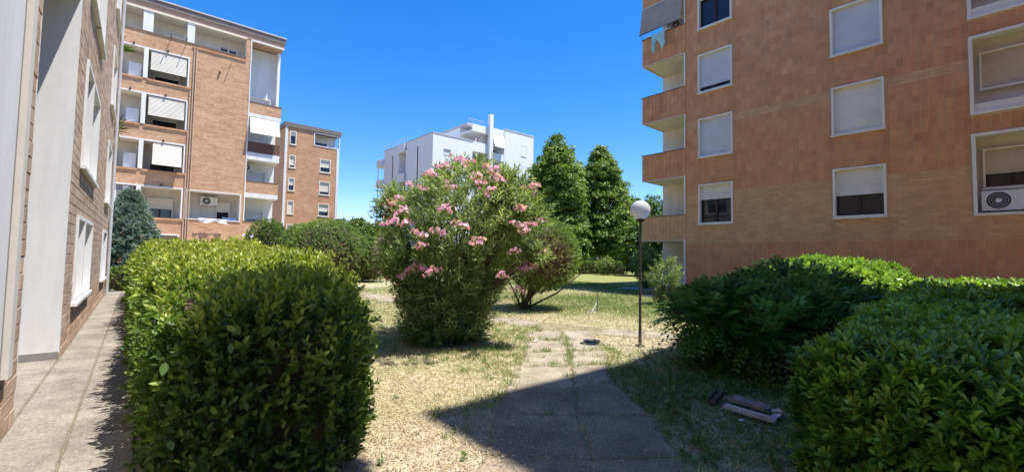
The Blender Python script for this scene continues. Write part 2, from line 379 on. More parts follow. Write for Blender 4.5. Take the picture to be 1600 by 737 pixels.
# walkway along the left building
wb = MB(); wb.quad((-0.78, -3, 0.006), (0.06, -3, 0.006), (0.06, 22.2, 0.006), (-0.78, 22.2, 0.006)); wb.quad((-3.2, 6.0, 0.0062), (-0.78, 6.0, 0.0062), (-0.78, 9.0, 0.0062), (-3.2, 9.0, 0.0062))
walk = setp(wb.build('walkway', M_joint), 'pale paved walkway between the near brick wall and the clipped hedge', 'walkway', kind='structure')
y = 2.4
while y < 22:
    h = 0.46
    for (x0, x1) in ((-0.778, -0.375), (-0.365, 0.055)):
        q = [(x0, y), (x1, y), (x1, y+h-0.008), (x0, y+h-0.008)]
        slab_mesh(q, -0.04, 0.03+random.uniform(0, .004), 0.004).build('slab', M_walk, walk)
    y += h
slab_mesh([(-3.0, 6.03), (-0.79, 6.03), (-0.79, 8.97), (-3.0, 8.97)], -0.04, 0.028, 0.002).build('slab', M_walk, walk)

# ------------------------------------------------------------------ facade helpers (u along, v up, w inwards)
def cells(mb, F, u0, u1, v0, v1, ops, reveal=0.0, mbr=None):
    us = sorted({u0, u1, *[min(max(o[0], u0), u1) for o in ops], *[min(max(o[1], u0), u1) for o in ops]})
    vs_ = sorted({v0, v1, *[min(max(o[2], v0), v1) for o in ops], *[min(max(o[3], v0), v1) for o in ops]})
    for a, b in zip(us[:-1], us[1:]):
        for c, d in zip(vs_[:-1], vs_[1:]):
            mu, mv = (a+b)/2, (c+d)/2
            if any(o[0] < mu < o[1] and o[2] < mv < o[3] for o in ops): continue
            mb.quad(F(a, c, 0), F(b, c, 0), F(b, d, 0), F(a, d, 0))
    if reveal:
        r = mbr or mb
        for (a, b, c, d) in [o[:4] for o in ops]:
            r.quad(F(a, c, 0), F(b, c, 0), F(b, c, reveal), F(a, c, reveal)); r.quad(F(a, d, 0), F(b, d, 0), F(b, d, reveal), F(a, d, reveal))
            r.quad(F(a, c, 0), F(a, d, 0), F(a, d, reveal), F(a, c, reveal)); r.quad(F(b, c, 0), F(b, d, 0), F(b, d, reveal), F(b, c, reveal))
def frame_box(mb, F, u0, u1, v0, v1, wd, w0, w1):
    mb.box(u0, u0+wd, v0, v1, w0, w1, F=F); mb.box(u1-wd, u1, v0, v1, w0, w1, F=F)
    mb.box(u0+wd, u1-wd, v0, v0+wd, w0, w1, F=F); mb.box(u0+wd, u1-wd, v1-wd, v1, w0, w1, F=F)
def slats(mb, F, u0, u1, v0, v1, w, s=0.066, d=0.006):
    n = max(1, round((v1-v0)/s)); s = (v1-v0)/n
    for i in range(n):
        a = v0+i*s; b = a+s*0.86
        mb.quad(F(u0, a, w-d), F(u1, a, w-d), F(u1, b, w), F(u0, b, w))
        mb.quad(F(u0, b, w), F(u1, b, w), F(u1, a+s, w-d), F(u0, a+s, w-d))
def window(F, u0, u1, v0, v1, parent, shut=0.5, wd=0.075, proud=0.04, depth=0.22, bars=True, mat_s=None, wood=None, frame=None, label=None):
    m = MB(); frame_box(m, F, u0, u1, v0, v1, wd, -proud, depth)
    m.box(u0-0.03, u1+0.03, v0-0.045, v0-0.002, -proud-0.04, 0.05, F=F)
    wn = m.build('window', frame or M_frame, parent)
    a, b, c, d = u0+wd, u1-wd, v0+wd, v1-wd; h = d-c
    if shut > 0.01:
        s = MB(); slats(s, F, a, b, d-h*shut, d, 0.10); s.box(a, b, d-h*shut-0.03, d-h*shut, 0.07, 0.12, F=F); s.build('shutter', mat_s or M_shut, wn)
    if shut < 0.97:
        g = MB(); g.quad(F(a, c, 0.19), F(b, c, 0.19), F(b, d, 0.19), F(a, d, 0.19)); g.build('pane', M_glass, wn)
        if bars:
            g = MB(); frame_box(g, F, a, b, c, d-h*shut*0.0, 0.06, 0.14, 0.185); mu = (a+b)/2
            g.box(mu-0.05, mu+0.05, c+0.06, d-0.06, 0.142, 0.187, F=F)
            g.build('sash', wood or M_wood, wn)
    return wn
def ac_unit(F, u0, v0, w0, W, H, Dp, label, group='air conditioner units on the balconies', flip=1, name='air_conditioner'):
    o = empty(name, F(u0+W/2, v0, w0), label, 'air conditioner', group)
    m = MB(); m.box(u0, u0+W, v0+0.04, v0+H, w0, w0+Dp, F=F); m.build('casing', M_ac, o)
    g = MB(); cu, cv, rr = u0+W*(0.36 if flip > 0 else 0.64), v0+0.04+(H-0.04)/2, H*0.40
    for r_ in (1.0, 0.78, 0.56, 0.34):
        pts = [F(cu+rr*r_*math.cos(t), cv+rr*r_*math.sin(t), w0-0.012) for t in np.linspace(0, 2*math.pi, 21)]
        g.tube(pts, 0.005, 4, False)
    g.build('fan_grille', M_ac, o)
    g = MB(); n = 24; base = [F(cu+rr*math.cos(2*math.pi*i/n), cv+rr*math.sin(2*math.pi*i/n), w0-0.003) for i in range(n)]
    g.v = base; g.f = [tuple(range(n))]; g.c = [None]*n; g.build('fan_opening', M_dark, o)
    g = MB(); g.lathe([(0.001, 0), (H*0.1, 0), (H*0.1, 0.01)], (0, 0, 0), 12)
    g.v = [F(cu+v[0], cv+v[1], w0-0.016-v[2]) for v in g.v]; g.build('fan_hub', M_cloth, o)
    g = MB()
    for q in (0.15, 0.85): g.box(u0+W*q-0.03, u0+W*q+0.03, v0-0.0, v0+0.04, w0+0.02, w0+Dp-0.02, F=F)
    g.build('bracket', M_dark, o)
    return o

# ------------------------------------------------------------------ D: brown tiled block on the right
XD = 20.02
FD = lambda u, v, w: (XD+w, u, v)
D = empty('apartment_block', (XD, 3, 0), 'brown clay tiled apartment block with shuttered windows and corner balconies on the shaded side', 'building')
HD = 15.9; rowsD = [3.25, 6.40, 9.50, 12.60]
opsD = []
for z in rowsD: opsD += [(8.17, 9.75, z, z+1.87), (2.93, 4.50, z, z+1.87), (-7.2, -5.6, z, z+1.87)]
logD = [(-2.0, 0.83, 3.12, 5.73), (-2.0, 0.83, 6.34, 8.90), (-2.0, 0.83, 9.46, 12.0), (-2.0, 0.83, 12.58, 15.1)]
mw = MB(); cells(mw, lambda u, v, w: FD(u, v, w+0.02), -14, 10.38, 0, HD, opsD+logD, 0.3); mw.build('wall', M_mortarD, D)
m = MB()
m.box(XD+2.1, 34, -14, 12.8, 0, 15.6); m.box(XD+0.35, XD+2.1, -14, -2.3, 0, 15.6); m.build('body', M_brickD, D)
m = MB(); m.box(XD-0.12, 34.2, -14.2, 12.95, HD, HD+0.18); m.build('roof', M_coping, D)
# corner loggias
m = MB(); m.box(XD+2.06, XD+2.098, 10.38, 12.78, 0, HD); m.box(XD+0.02, XD+2.06, 10.30, 10.378, 0, HD); m.build('balcony_wall', M_cream, D)
trim = MB(); trim.box(XD-0.03, XD+0.1, 10.383, 10.47, 0.0, 2.50); 
for z0, z1 in ((3.75, 5.62), (6.99, 8.67), (10.09, 11.76), (13.24, 14.93)): trim.box(XD-0.03, XD+0.1, 10.383, 10.45, z0, z1)
trim.build('edge_trim', M_frame, D)
for k, (z0, z1) in enumerate([(2.52, 3.73), (5.64, 6.97), (8.69, 10.07), (11.78, 13.22), (14.95, HD)]):
    p = MB(); p.box(XD+0.026, XD+0.16, 10.385, 12.80, z0, z1); p.box(XD+0.16, XD+2.1, 12.66, 12.80, z0, z1)
    pp = p.build('balcony_parapet', M_mortarD, D)
    s = MB(); s.box(XD+0.165, XD+2.05, 10.39, 12.655, z0+0.004, z0+0.2); s.box(XD-0.002, XD+0.02, 10.39, 12.80, z0-0.035, z0-0.003); s.build('slab', M_cream, pp)
    if k < 4:
        c = MB(); c.box(XD-0.02, XD+0.19, 10.39, 12.83, z1+0.001, z1+0.04); c.build('coping', M_coping, pp)
for z in (2.75, 5.86, 8.92, 12.0):
    b = MB(); b.box(XD+2.03, XD+2.056, 10.42, 11.0, z, z+2.15); b.build('door', M_wood, D)
# clay tiles: stack bond, a band of horizontal ones
tiles = []
def tile_rect(u0, u1, v0, v1):
    """cut list of tiles inside the rect (full facade grid, clipped against the openings)"""
    return [(u0, u1, v0, v1)]
allops = [(a-0.02, b+0.02, c-0.05, d+0.01) for a, b, c, d in opsD+logD]
def add_tiles(u0, u1, v0, v1, tw, th, run):
    nv = max(1, round((v1-v0)/th)); th = (v1-v0)/nv
    for j in range(nv):
        a = v0+j*th; b = a+th; off = tw/2 if (run and j % 2) else 0
        u = u0-off
        while u < u1-0.005:
            x0, x1 = max(u, u0), min(u+tw, u1); u += tw
            if x1-x0 < 0.03: continue
            segs = [(x0, x1, a, b)]
            for o in allops:
                ns = []
                for s in segs:
                    if o[1] <= s[0] or o[0] >= s[1] or o[3] <= s[2] or o[2] >= s[3]: ns.append(s); continue
                    if s[2] < o[2]: ns.append((s[0], s[1], s[2], o[2]))
                    if s[3] > o[3]: ns.append((s[0], s[1], o[3], s[3]))
                    m0, m1 = max(s[2], o[2]), min(s[3], o[3])
                    if s[0] < o[0]: ns.append((s[0], o[0], m0, m1))
                    if s[1] > o[1]: ns.append((o[1], s[1], m0, m1))
                segs = ns
            tiles.extend(s for s in segs if s[1]-s[0] > 0.025 and s[3]-s[2] > 0.025)
add_tiles(-3.2, 10.38, 0, 2.36, 0.2, 0.295, False)
add_tiles(-3.2, 10.38, 2.36, 4.72, 0.30, 0.118, True)
add_tiles(-3.2, 10.38, 4.72, 7.84, 0.2, 0.26, False)
add_tiles(-3.2, 10.38, 7.84, 8.2, 0.30, 0.12, True)
add_tiles(-3.2, 10.38, 8.2, HD, 0.2, 0.2852, False)
for z0, z1 in [(2.52, 3.73), (5.64, 6.97), (8.69, 10.07), (11.78, 13.22), (14.95, HD)]: add_tiles(10.385, 12.80, z0, z1, 0.2, (z1-z0)/4, False)
tc = np.array([((a+b)/2, (c+d)/2) for a, b, c, d in tiles])
P3 = np.stack([np.full(len(tc), XD), tc[:, 0], tc[:, 1]], 1)
f = fbm(P3, 0.7)*0.7+rng.normal(0, .38, len(tc))
band = ((tc[:, 1] > 2.36) & (tc[:, 1] < 4.72)) | ((tc[:, 1] > 7.84) & (tc[:, 1] < 8.2))
cA, cB, cC = np.array([0.53, 0.235, 0.098]), np.array([0.60, 0.295, 0.13]), np.array([0.60, 0.34, 0.16])
tcol = np.where(band[:, None], cC*0.96, cA*(0.5-0.5*np.tanh(f))[:, None]+cB*(0.5+0.5*np.tanh(f))[:, None])*np.exp(rng.normal(0, .055, (len(tc), 1)))
for (a, b, c, d) in opsD+logD:      # rain streaks below the sill ends
    for e in (a, b):
        tcol *= 1-(0.22*np.exp(-((tc[:, 0]-e)/0.16)**2)*np.exp(-np.clip(c-tc[:, 1], 0, 9)/0.7)*(tc[:, 1] < c))[:, None]
dist = np.hypot(XD, tc[:, 0]); vis = (tc[:, 0] > -0.3) & (tc[:, 0] < 2.93) & (tc[:, 1] > 1.2) & (tc[:, 1] < 10.3)
size = np.array([(b-a)*(d-c) for a, b, c, d in tiles])
order = np.argsort(-(size/dist**2*1e4)*vis); near = set(order[:300].tolist())
def tile_geo(mb, a, b, c, d, col, j):
    g = 0.0095 if d-c > 0.15 else 0.0045; h_ = 0.005 if d-c > 0.15 else 0.004; x0 = XD+0.018-j
    pts = [(a+g, c+h_), (b-g, c+h_), (b-g, d-h_), (a+g, d-h_)]; n = len(mb.v)
    mb.v += [(XD+0.028, q[0], q[1]) for q in pts]+[(x0, q[0], q[1]) for q in pts]
    mb.c += [col]*8
    mb.f += [(n+4, n+7, n+6, n+5)]+[(n+i, n+4+i, n+4+(i+1) % 4, n+(i+1) % 4) for i in range(4)]
mrest = MB()
for i, (a, b, c, d) in enumerate(tiles):
    j = random.uniform(0, 0.008)
    if i in near:
        mt = MB(); tile_geo(mt, a, b, c, d, tuple(tcol[i]), j); mt.build('tile', M_tile, D)
    else: tile_geo(mrest, a, b, c, d, tuple(tcol[i]), j)
setp(mrest.build('tile_cladding', M_tile, D), kind='stuff')
for ci, (a, b) in enumerate(((8.17, 9.75), (2.93, 4.50), (-7.2, -5.6))):
    sh = [(0.36, 1.0, 0.86, 0.18), (0.54, 1.0, 1.0, 0.5), (0.7, 0.3, 1.0, 1.0)][ci]
    for z, s_ in zip(rowsD, sh):
        window(FD, a, b, z, z+1.87, D, s_, mat_s=(M_shut2 if (ci, z) in ((1, 9.50), (0, 9.5), (0, 6.4)) else M_shut))
LD = 0.75; M_beige = mottled('beige_shutter', (0.56, 0.48, 0.35), (0.46, 0.39, 0.28), 2, 0.5)
for k, (a, b, c, d) in enumerate(logD):
    m = MB(); m.quad(FD(a, c, LD), FD(b, c, LD), FD(b, d, LD), FD(a, d, LD))
    m.quad(FD(a, c, .3), FD(b, c, .3), FD(b, c, LD), FD(a, c, LD)); m.quad(FD(a, d, .3), FD(b, d, .3), FD(b, d, LD), FD(a, d, LD))
    m.quad(FD(a, c, .3), FD(a, d, .3), FD(a, d, LD), FD(a, c, LD)); m.quad(FD(b, c, .3), FD(b, d, .3), FD(b, d, LD), FD(b, c, LD))
    lg = m.build('loggia', M_loggia, D)
    fr = MB(); frame_box(fr, FD, a, b, c, d, 0.085, -0.04, 0.28); fr.build('loggia_frame', M_frame, lg)
    if k: s = MB(); s.box(a+0.086, b-0.086, c+0.086, c+0.36, 0.05, 0.24, F=FD); s.build('ledge', M_loggia, lg)
    w0, w1 = -0.62, 0.62; vb = c+0.8+(0.1 if k == 0 else 0.12)
    FB = lambda u, v, w_: FD(u, v, w_+LD-0.2)
    window(FB, w0, w1, vb, d-0.42, D, 0.62 if k == 0 else 0.94, wd=0.05, proud=0.02, depth=0.2, mat_s=M_beige)
ac_unit(FD, -0.34, 3.24, 0.14, 1.0, 0.66, 0.32, 'white air conditioner with round grille in the lowest loggia of the brown tiled block', flip=-1)
# awning, drying rack, laundry, plant, on the corner balconies
m = MB(); n = 24
for i in range(n):
    t0, t1 = i/n, (i+0.82)/n
    a0 = (XD-0.02-0.28*t0, 14.90-1.52*t0); a1 = (XD-0.02-0.28*t1-0.03, 14.90-1.52*t1)
    m.quad((a0[0], 10.5, a0[1]), (a0[0], 12.78, a0[1]), (a1[0], 12.78, a1[1]), (a1[0], 10.5, a1[1]))
    e = (XD-0.02-0.28*(i+1)/n, 14.90-1.52*(i+1)/n)
    m.quad((a1[0], 10.5, a1[1]), (a1[0], 12.78, a1[1]), (e[0], 12.78, e[1]), (e[0], 10.5, e[1]))
m.build('awning', M_awnd, D)
m = MB(); m.tube([(XD-0.33, 12.8, 13.37), (XD-0.33, 10.5, 13.37)], 0.02); m.tube([(XD-0.33, 12.7, 13.37), (XD, 12.74, 13.2)], 0.012); m.build('awning_bar', M_dark, D)
rk = empty('drying_rack', (XD-0.25, 11.5, 13.2), 'thin white drying rack clipped on the highest corner balcony of the brown block', 'drying rack')
m = MB(); m.tube([(XD-0.45, 12.3, 13.05), (XD-0.45, 10.9, 13.05)], 0.012); m.tube([(XD-0.2, 12.3, 13.2), (XD-0.2, 10.9, 13.2)], 0.012); m.build('rail', M_cloth, rk)
m = MB()
for yy in (12.3, 10.9): m.tube([(XD-0.47, yy, 13.04), (XD+0.05, yy, 13.28)], 0.012)
m.build('arm', M_dark, rk)
ac_unit(FD, 10.75, 13.2, 0.26, 0.75, 0.55, 0.3, 'small grey air conditioner behind the laundry on the highest corner balcony')
def cloth(name, pts_top, drop, mat, label, cat, group=None, fold=0.05, n=14, hem=None):
    a, b = np.array(pts_top[0]), np.array(pts_top[1]); o = MB(); mrow = 9
    d = b-a; nrm = np.cross(d, (0, 0, 1)); nrm = nrm/np.linalg.norm(nrm)
    for j in range(mrow+1):
        for i in range(n+1):
            t = i/n; s = j/mrow; hh = drop*(hem(t) if hem else 1)
            p = a+d*(t+0.06*math.sin(3*s+t*4)*s)+nrm*fold*math.sin(t*13+s*2.5)*(0.25+s)+np.array([0, 0, -hh*s])
            o.v.append(tuple(p)); o.c.append(None)
    for j in range(mrow):
        for i in range(n):
            k = j*(n+1)+i; o.f.append((k, k+1, k+n+2, k+n+1))
    ob = o.build(name, mat, None, True)
    md = ob.modifiers.new('thick', 'SOLIDIFY'); md.thickness = 0.006
    return setp(ob, label, cat, group)
cloth('hanging_laundry', ((XD-0.46, 11.95, 13.06), (XD-0.46, 11.22, 13.08)), 0.98, M_cyan, 'pale turquoise shirt hung out on the highest corner balcony', 'laundry', fold=0.06, hem=lambda t: 0.7+0.3*math.sin(t*9+0.5))
def spiky_plant(name, loc, h, label, cat='potted plant', n=40, group=None, pot=True):
    o = empty(name, loc, label, cat, group); loc = np.array(loc, float)
    if pot:
        m = MB(); m.lathe([(0.001, 0), (0.09, 0), (0.13, 0.2), (0.115, 0.2), (0.1, 0.17), (0.001, 0.17)], loc, 12); m.build('pot', M_brickA, o)
    D_ = unit(rng.normal(size=(n, 3))*np.array([1, 1, 0.5])+np.array([0, 0, 0.55])); P = np.tile(loc+np.array([0, 0, 0.2+h*0.25]), (n, 1))+rng.normal(0, .03, (n, 3))
    V, T, C = leaves(P, D_, np.tile([0, 0, 1.0], (n, 1))+rng.normal(0, .2, (n, 3)), rng.uniform(.5, .8, n)*h, 0.035, pal(n, [(0.03, 0.055, 0.02), (0.07, 0.11, 0.03)]), 'lance')
    link('foliage', bulk_mesh('foliage', V, T, C), M_leaf, o)
    m = MB(); m.tube([loc+np.array([0, 0, 0.16]), loc+np.array([0, 0, 0.22+h*0.25])], 0.025); m.build('stem', M_bark, o)
    return o
spiky_plant('potted_plant', (XD+1.55, 12.05, 2.722), 1.35, 'spiky potted plant on the lowest corner balcony of the brown block')
m = MB(); m.box(XD-4.0, XD, -14, 10.38, 0.002, 0.05); m.box(XD-1.2, XD+2.06, 10.38, 13.6, 0.002, 0.06); setp(m.build('pavement', M_grey), 'grey paved strip along the foot of the brown tiled block', 'pavement', kind='structure')

# ------------------------------------------------------------------ L: near left building
XL = -0.78
FL = lambda u, v, w: (XL-w, u, v)
Lb = empty('brick_building', (XL, 12, 0), 'near brick building with white window surrounds and white plastered recess beside the walkway', 'building')
HL = 12.0; YE = 20.4
opsL = []
for z0, z1 in ((0.71, 2.13), (3.0, 4.77), (5.9, 7.6), (8.8, 10.5)):
    opsL += [(10.2, 11.36, z0, z1), (11.44, 13.2, z0, z1), (17.3, 19.3, z0, z1)]
m = MB(); FLm = lambda u, v, w: FL(u, v, w+0.014)
cells(m, FLm, 9.0, YE, 0, HL, opsL, 0.35); cells(m, FLm, 5.45, 6.0, 0, HL, []); cells(m, FLm, -2, 5.45, 0, HL, []); cells(m, FLm, 6.0, 9.0, 5.32, HL, [])
m.build('wall', M_mortarL, Lb)
m = MB(); m.box(-9, XL-0.36, 9.02, YE-0.01, 0, HL-0.02); m.box(-9, XL-0.02, YE-0.015, YE, 0, HL-0.02); m.box(-9, XL-0.36, -2, 5.99, 0, HL-0.02); m.box(-9, -3.0, 5.99, 9.02, 0, HL-.02); m.box(-3.0, XL-0.02, 6.0, 9.0, 5.32, 6.0); m.build('body', M_white, Lb)
m = MB(); m.box(-3.0, XL-0.002, 8.995, 9.018, 0.1, 5.32); m.build('recess_panel', M_white, Lb)
m = MB(); m.box(XL-0.36, XL-0.002, 5.98, 6.004, 0.0, 5.32); m.build('pier_return', M_white, Lb)
m = MB(); m.box(-3.0, XL-0.01, 8.97, 8.994, 0.03, 0.13); m.build('plinth', M_grey, Lb)
# white plastered pier at the near edge
m = MB(); m.box(XL+0.001, XL+0.03, 3.0, 5.05, 0.52, HL-0.1); m.build('plaster_pier', M_white, Lb)
m = MB(); m.box(XL+0.001, XL+0.045, 5.28, 5.44, 0.55, HL-0.1); m.build('jamb', M_cream, Lb)
m = MB(); m.box(XL-0.012, XL+0.004, 5.052, 5.278, 0.52, HL-0.1); m.build('jamb_recess', M_grey, Lb)
# clay blocks
blocks = []
def add_blocks(u0, u1, v0, v1, ops, bw=0.36, bh=0.152):
    nv = round((v1-v0)/bh); bh = (v1-v0)/nv
    for j in range(nv):
        a, b = v0+j*bh, v0+(j+1)*bh; u = u0-(bw/2 if j % 2 else 0)
        while u < u1-0.01:
            x0, x1 = max(u, u0), min(u+bw, u1); u += bw
            segs = [(x0, x1, a, b)]
            for o in ops:
                ns = []
                for s in segs:
                    if o[1] <= s[0] or o[0] >= s[1] or o[3] <= s[2] or o[2] >= s[3]: ns.append(s); continue
                    if s[2] < o[2]: ns.append((s[0], s[1], s[2], o[2]))
                    if s[3] > o[3]: ns.append((s[0], s[1], o[3], s[3]))
                    m0, m1 = max(s[2], o[2]), min(s[3], o[3])
                    if s[0] < o[0]: ns.append((s[0], o[0], m0, m1))
                    if s[1] > o[1]: ns.append((o[1], s[1], m0, m1))
                segs = ns
            blocks.extend(s for s in segs if s[1]-s[0] > 0.03 and s[3]-s[2] > 0.03)
ow = [(a-0.03, b+0.03, c-0.06, d+0.03) for a, b, c, d in opsL]
add_blocks(5.45, 6.0, 0, 9.12, []); add_blocks(3.6, 5.45, 0, 0.456, [])
add_blocks(9.02, YE, 0, 11.4, ow)
bc = np.array([((a+b)/2, (c+d)/2) for a, b, c, d in blocks]); bd = np.hypot(bc[:, 0], bc[:, 1]-1.6)
nearb = set(np.argsort(bd+100*(bc[:, 1] > 1.6+0.62*bc[:, 0]))[:300].tolist())
bcol = pal(len(blocks), [(0.44, 0.305, 0.22), (0.52, 0.38, 0.285), (0.47, 0.33, 0.24)], 0.06)
mrest = MB()
for i, (a, b, c, d) in enumerate(blocks):
    g = 0.005; j = random.uniform(0, 0.006)
    mt = MB() if i in nearb else mrest
    n = len(mt.v); pts = [(a+g, c+g), (b-g, c+g), (b-g, d-g), (a+g, d-g)]; pt2 = [(a+g+.004, c+g+.004), (b-g-.004, c+g+.004), (b-g-.004, d-g-.004), (a+g+.004, d-g-.004)]
    mt.v += [(XL-0.018, *q) for q in pts]+[(XL-0.004-j, *q) for q in pts]+[(XL-j, *q) for q in pt2]; mt.c += [tuple(bcol[i])]*12
    mt.f += [(n+8, n+9, n+10, n+11)]+[(n+4*r_+i_, n+4*r_+(i_+1) % 4, n+4*r_+4+(i_+1) % 4, n+4*r_+4+i_) for i_ in range(4) for r_ in (0, 1)]
    if i in nearb: mt.build('block', M_block, Lb)
setp(mrest.build('block_cladding', M_block, Lb), kind='stuff')
M_shin = mottled('inner_shutter', (0.55, 0.50, 0.42), (0.45, 0.40, 0.34), 3, 0.6)
for (a, b, c, d) in opsL:
    m = MB(); frame_box(m, FL, a-0.03, b+0.03, c, d+0.03, 0.06, -0.03, 0.34); m.box(a-0.07, b+0.07, c-0.06, c-0.001, -0.07, 0.05, F=FL)
    wn = m.build('window', M_white, Lb)
    g = MB(); g.quad(FL(a, c, .30), FL(b, c, .30), FL(b, d, .30), FL(a, d, .30)); g.build('pane', M_glass, wn)
    s = MB(); slats(s, FL, a+0.03, b-0.03, c+(d-c)*(0.55 if c > 1 else 0.0), d-0.03, 0.28); s.build('shutter', M_shin, wn)
m = MB(); m.tube([(XL+0.06, YE-0.25, 0.02), (XL+0.06, YE-0.25, 11.9)], 0.045, 8); m.build('downpipe', M_roofw, Lb)
m = MB(); m.box(-9.2, XL+0.25, -2.2, YE+0.2, HL, HL+0.2); m.build('roof', M_coping, Lb)
m = MB()
for z in (2.6, 5.3, 8.2): m.box(XL-1.3, XL+0.02, YE+0.001, YE+0.75, z, z+0.16)
m.build('balcony', M_white, Lb)
for z, lb in ((5.46, 'leafy potted plant spilling over the middle rear balcony of the near brick building'), (8.36, 'leafy potted plant on the upper rear balcony of the near brick building')):
    spiky_plant('balcony_plant', (XL-0.02, YE+0.55, z), 0.9, lb, 'plant', 60, 'plants on the rear balconies')

# ------------------------------------------------------------------ A: sunlit balcony block
YA = 37.0
FA = lambda u, v, w: (u, YA+w, v)
A = empty('balcony_block', (0, YA, 0), 'tall sunlit brick block with recessed balconies and flat dark roof edge behind the blue conifer', 'building')
opsA = [(-9.0, 5.5, 15.95, 17.46)]
rz = [(12.85, 14.80), (9.82, 11.80), (6.86, 8.73), (3.74, 5.73)]
for z0, z1 in rz: opsA += [(-3.5, -0.22, z0, z1), (0.0, 2.10, z0, z1), (-7.6, -4.4, z0, z1)]
opsA += [(2.41, 5.54, 3.78, 5.73), (1.12, 2.03, 0, 2.6)]
m = MB(); cells(m, FA, -14, 5.80, 0, 17.46, opsA); m.build('wall', M_brickA, A)
inn = MB()
for (a, b, c, d) in opsA:
    dp = 1.5; d = d-0.006; c = c+0.004
    inn.quad(FA(a, c, 0), FA(b, c, 0), FA(b, c, dp), FA(a, c, dp)); inn.quad(FA(a, d, 0), FA(b, d, 0), FA(b, d, dp), FA(a, d, dp))
    inn.quad(FA(a, c, 0), FA(a, d, 0), FA(a, d, dp), FA(a, c, dp)); inn.quad(FA(b, c, 0), FA(b, d, 0), FA(b, d, dp), FA(b, c, dp))
    inn.quad(FA(a, c, dp), FA(b, c, dp), FA(b, d, dp), FA(a, d, dp))
inn.build('balcony_recess', M_cream, A)
m = MB(); m.box(-14, 7.98, YA+1.62, YA+14, 0, 17.4); m.box(-14, 5.78, YA+1.55, YA+1.62, 0, 17.4); m.build('body', M_brickA, A)
m = MB(); m.box(-14.1, 8.05, YA-0.03, YA+14, 17.46, 17.80); rf = m.build('roof', mottled('pink_fascia', (0.50, 0.33, 0.25), (0.44, 0.28, 0.21), 2), A)
m = MB(); m.box(-14.2, 8.09, YA-0.10, YA+14.1, 17.801, 18.18); m.build('roof_edge', M_coping, rf)
m = MB(); m.box(-14.25, 8.14, YA-0.16, YA+14.2, 18.181, 18.27); m.build('flashing', M_roofw, rf)
m = MB(); m.box(-9.0, 5.52, YA-0.05, YA+0.04, 17.36, 17.458); m.build('lintel_trim', M_frame, A)
for a, b in ((-0.36, 0.16), (1.97, 2.38), (-3.2, -2.7), (-6, -5.5)):
    boxp('pillar', M_white, A, a, b, YA-0.0, YA+0.35, 15.952, 17.358)
m = MB(); m.box(-9.0, 5.5, YA-0.05, YA+0.12, 15.92, 15.975); m.build('coping', M_coping, A)
m = MB()
for z0, z1 in rz:
    m.box(-0.225, 0.005, YA-0.05, YA+0.3, z0, z1); m.box(2.10, 2.19, YA-0.04, YA+0.2, z0, z1); m.box(-3.5, 2.19, YA-0.045, YA+0.1, z1, z1+0.09); m.box(-3.6, -3.5, YA-0.04, YA+0.2, z0, z1)
frame_box(m, FA, 2.35, 5.60, 3.74, 5.79, 0.07, -0.045, 0.1); m.box(2.03, 2.12, YA-0.04, YA+0.2, 0, 2.65); m.box(1.1, 2.03, YA-0.04, YA+0.2, 2.6, 2.69)
m.build('white_frame', M_white, A)
m = MB()
for z0, z1 in rz:
    m.box(-8, -0.23, YA-0.07, YA+0.05, z0-0.14, z0-0.03); m.box(-0.02, 2.33, YA-0.07, YA+0.05, z0-0.14, z0-0.03)
m.box(2.3, 5.5, YA-0.06, YA+0.05, 15.66, 15.76)
m.build('string_course', M_brickB, A)
m = MB()
for x in (2.28, 2.42, 2.55): m.tube([(x, YA-0.05, 0.0), (x, YA-0.05, 15.6 if x > 2.3 else 12.6)], 0.035, 6)
m.build('drainpipe', mottled('tan_pipe', (0.55, 0.40, 0.28), (0.48, 0.34, 0.24), 2), A)
# fittings in the recesses
for k, (z0, z1) in enumerate(rz):
    Fb = lambda u, v, w_: (u, YA+1.28+w_, v)
    window(Fb, -2.6, -1.35, z0-0.3, z1-0.65, A, 0.45, wd=0.05, proud=0.02, depth=0.2)
    window(Fb, 0.35, 1.75, z0-0.3, z1-0.6, A, 0.4, wd=0.05, proud=0.02, depth=0.2)
    boxp('cabinet', M_white, A, -0.95, -0.32, YA+0.5, YA+1.0, z0-0.4, z0+1.02)
    if k < 3:
        pr = 0.45 if k == 2 else 0.12
        s = MB(); n = 15; hh = (1.28, 1.3, 1.5)[k]
        for i in range(n):
            t0, t1, t2 = i/n, (i+.85)/n, (i+1)/n; x0, x1 = (0.14, 2.02) if k != 2 else (0.48, 2.0)
            g = lambda t, e=0: (YA+0.02-pr*t-e, z1-0.06-hh*t)
            a, b, c = g(t0), g(t1, 0.022), g(t2)
            s.quad((x0, *a), (x1, *a), (x1, *b), (x0, *b)); s.quad((x0, *b), (x1, *b), (x1, *c), (x0, *c))
        s.build('awning', M_awn, A)
    if k == 3:
        s = MB(); slats(s, lambda u, v, w_: (v*0+(-3.4+(v-z0)*0), YA+0.1, u), 0, 0, 0, 0, 0) if False else None
        for i in range(11):
            boxp('curtain_strip', M_cloth if i % 2 else M_grey, A, -3.4+i*0.28, -3.4+i*0.28+0.27, YA+0.06, YA+0.08, z0+0.25, z1-0.05)
Fb = lambda u, v, w_: (u, YA+1.28+w_, v)
window(Fb, 4.25, 5.1, 2.95, 5.2, A, 0.3, wd=0.05, proud=0.02, depth=0.2)
for x, a in ((-2.6, 0), (0.9, 1), (4.1, 2)): window(lambda u, v, w_: (u, YA+1.28+w_, v), x-0.15, x+1.05, 15.0, 16.85, A, 0.4 if a < 2 else 0.0, wd=0.06, proud=0.02, depth=0.2, frame=M_white, wood=M_white)
ac_unit(lambda u, v, w_: (u, YA+0.95+w_, v), 3.25, 4.85, 0, 1.05, 0.62, 0.3, 'white air conditioner on the back wall of the wide lower balcony of the sunlit block')
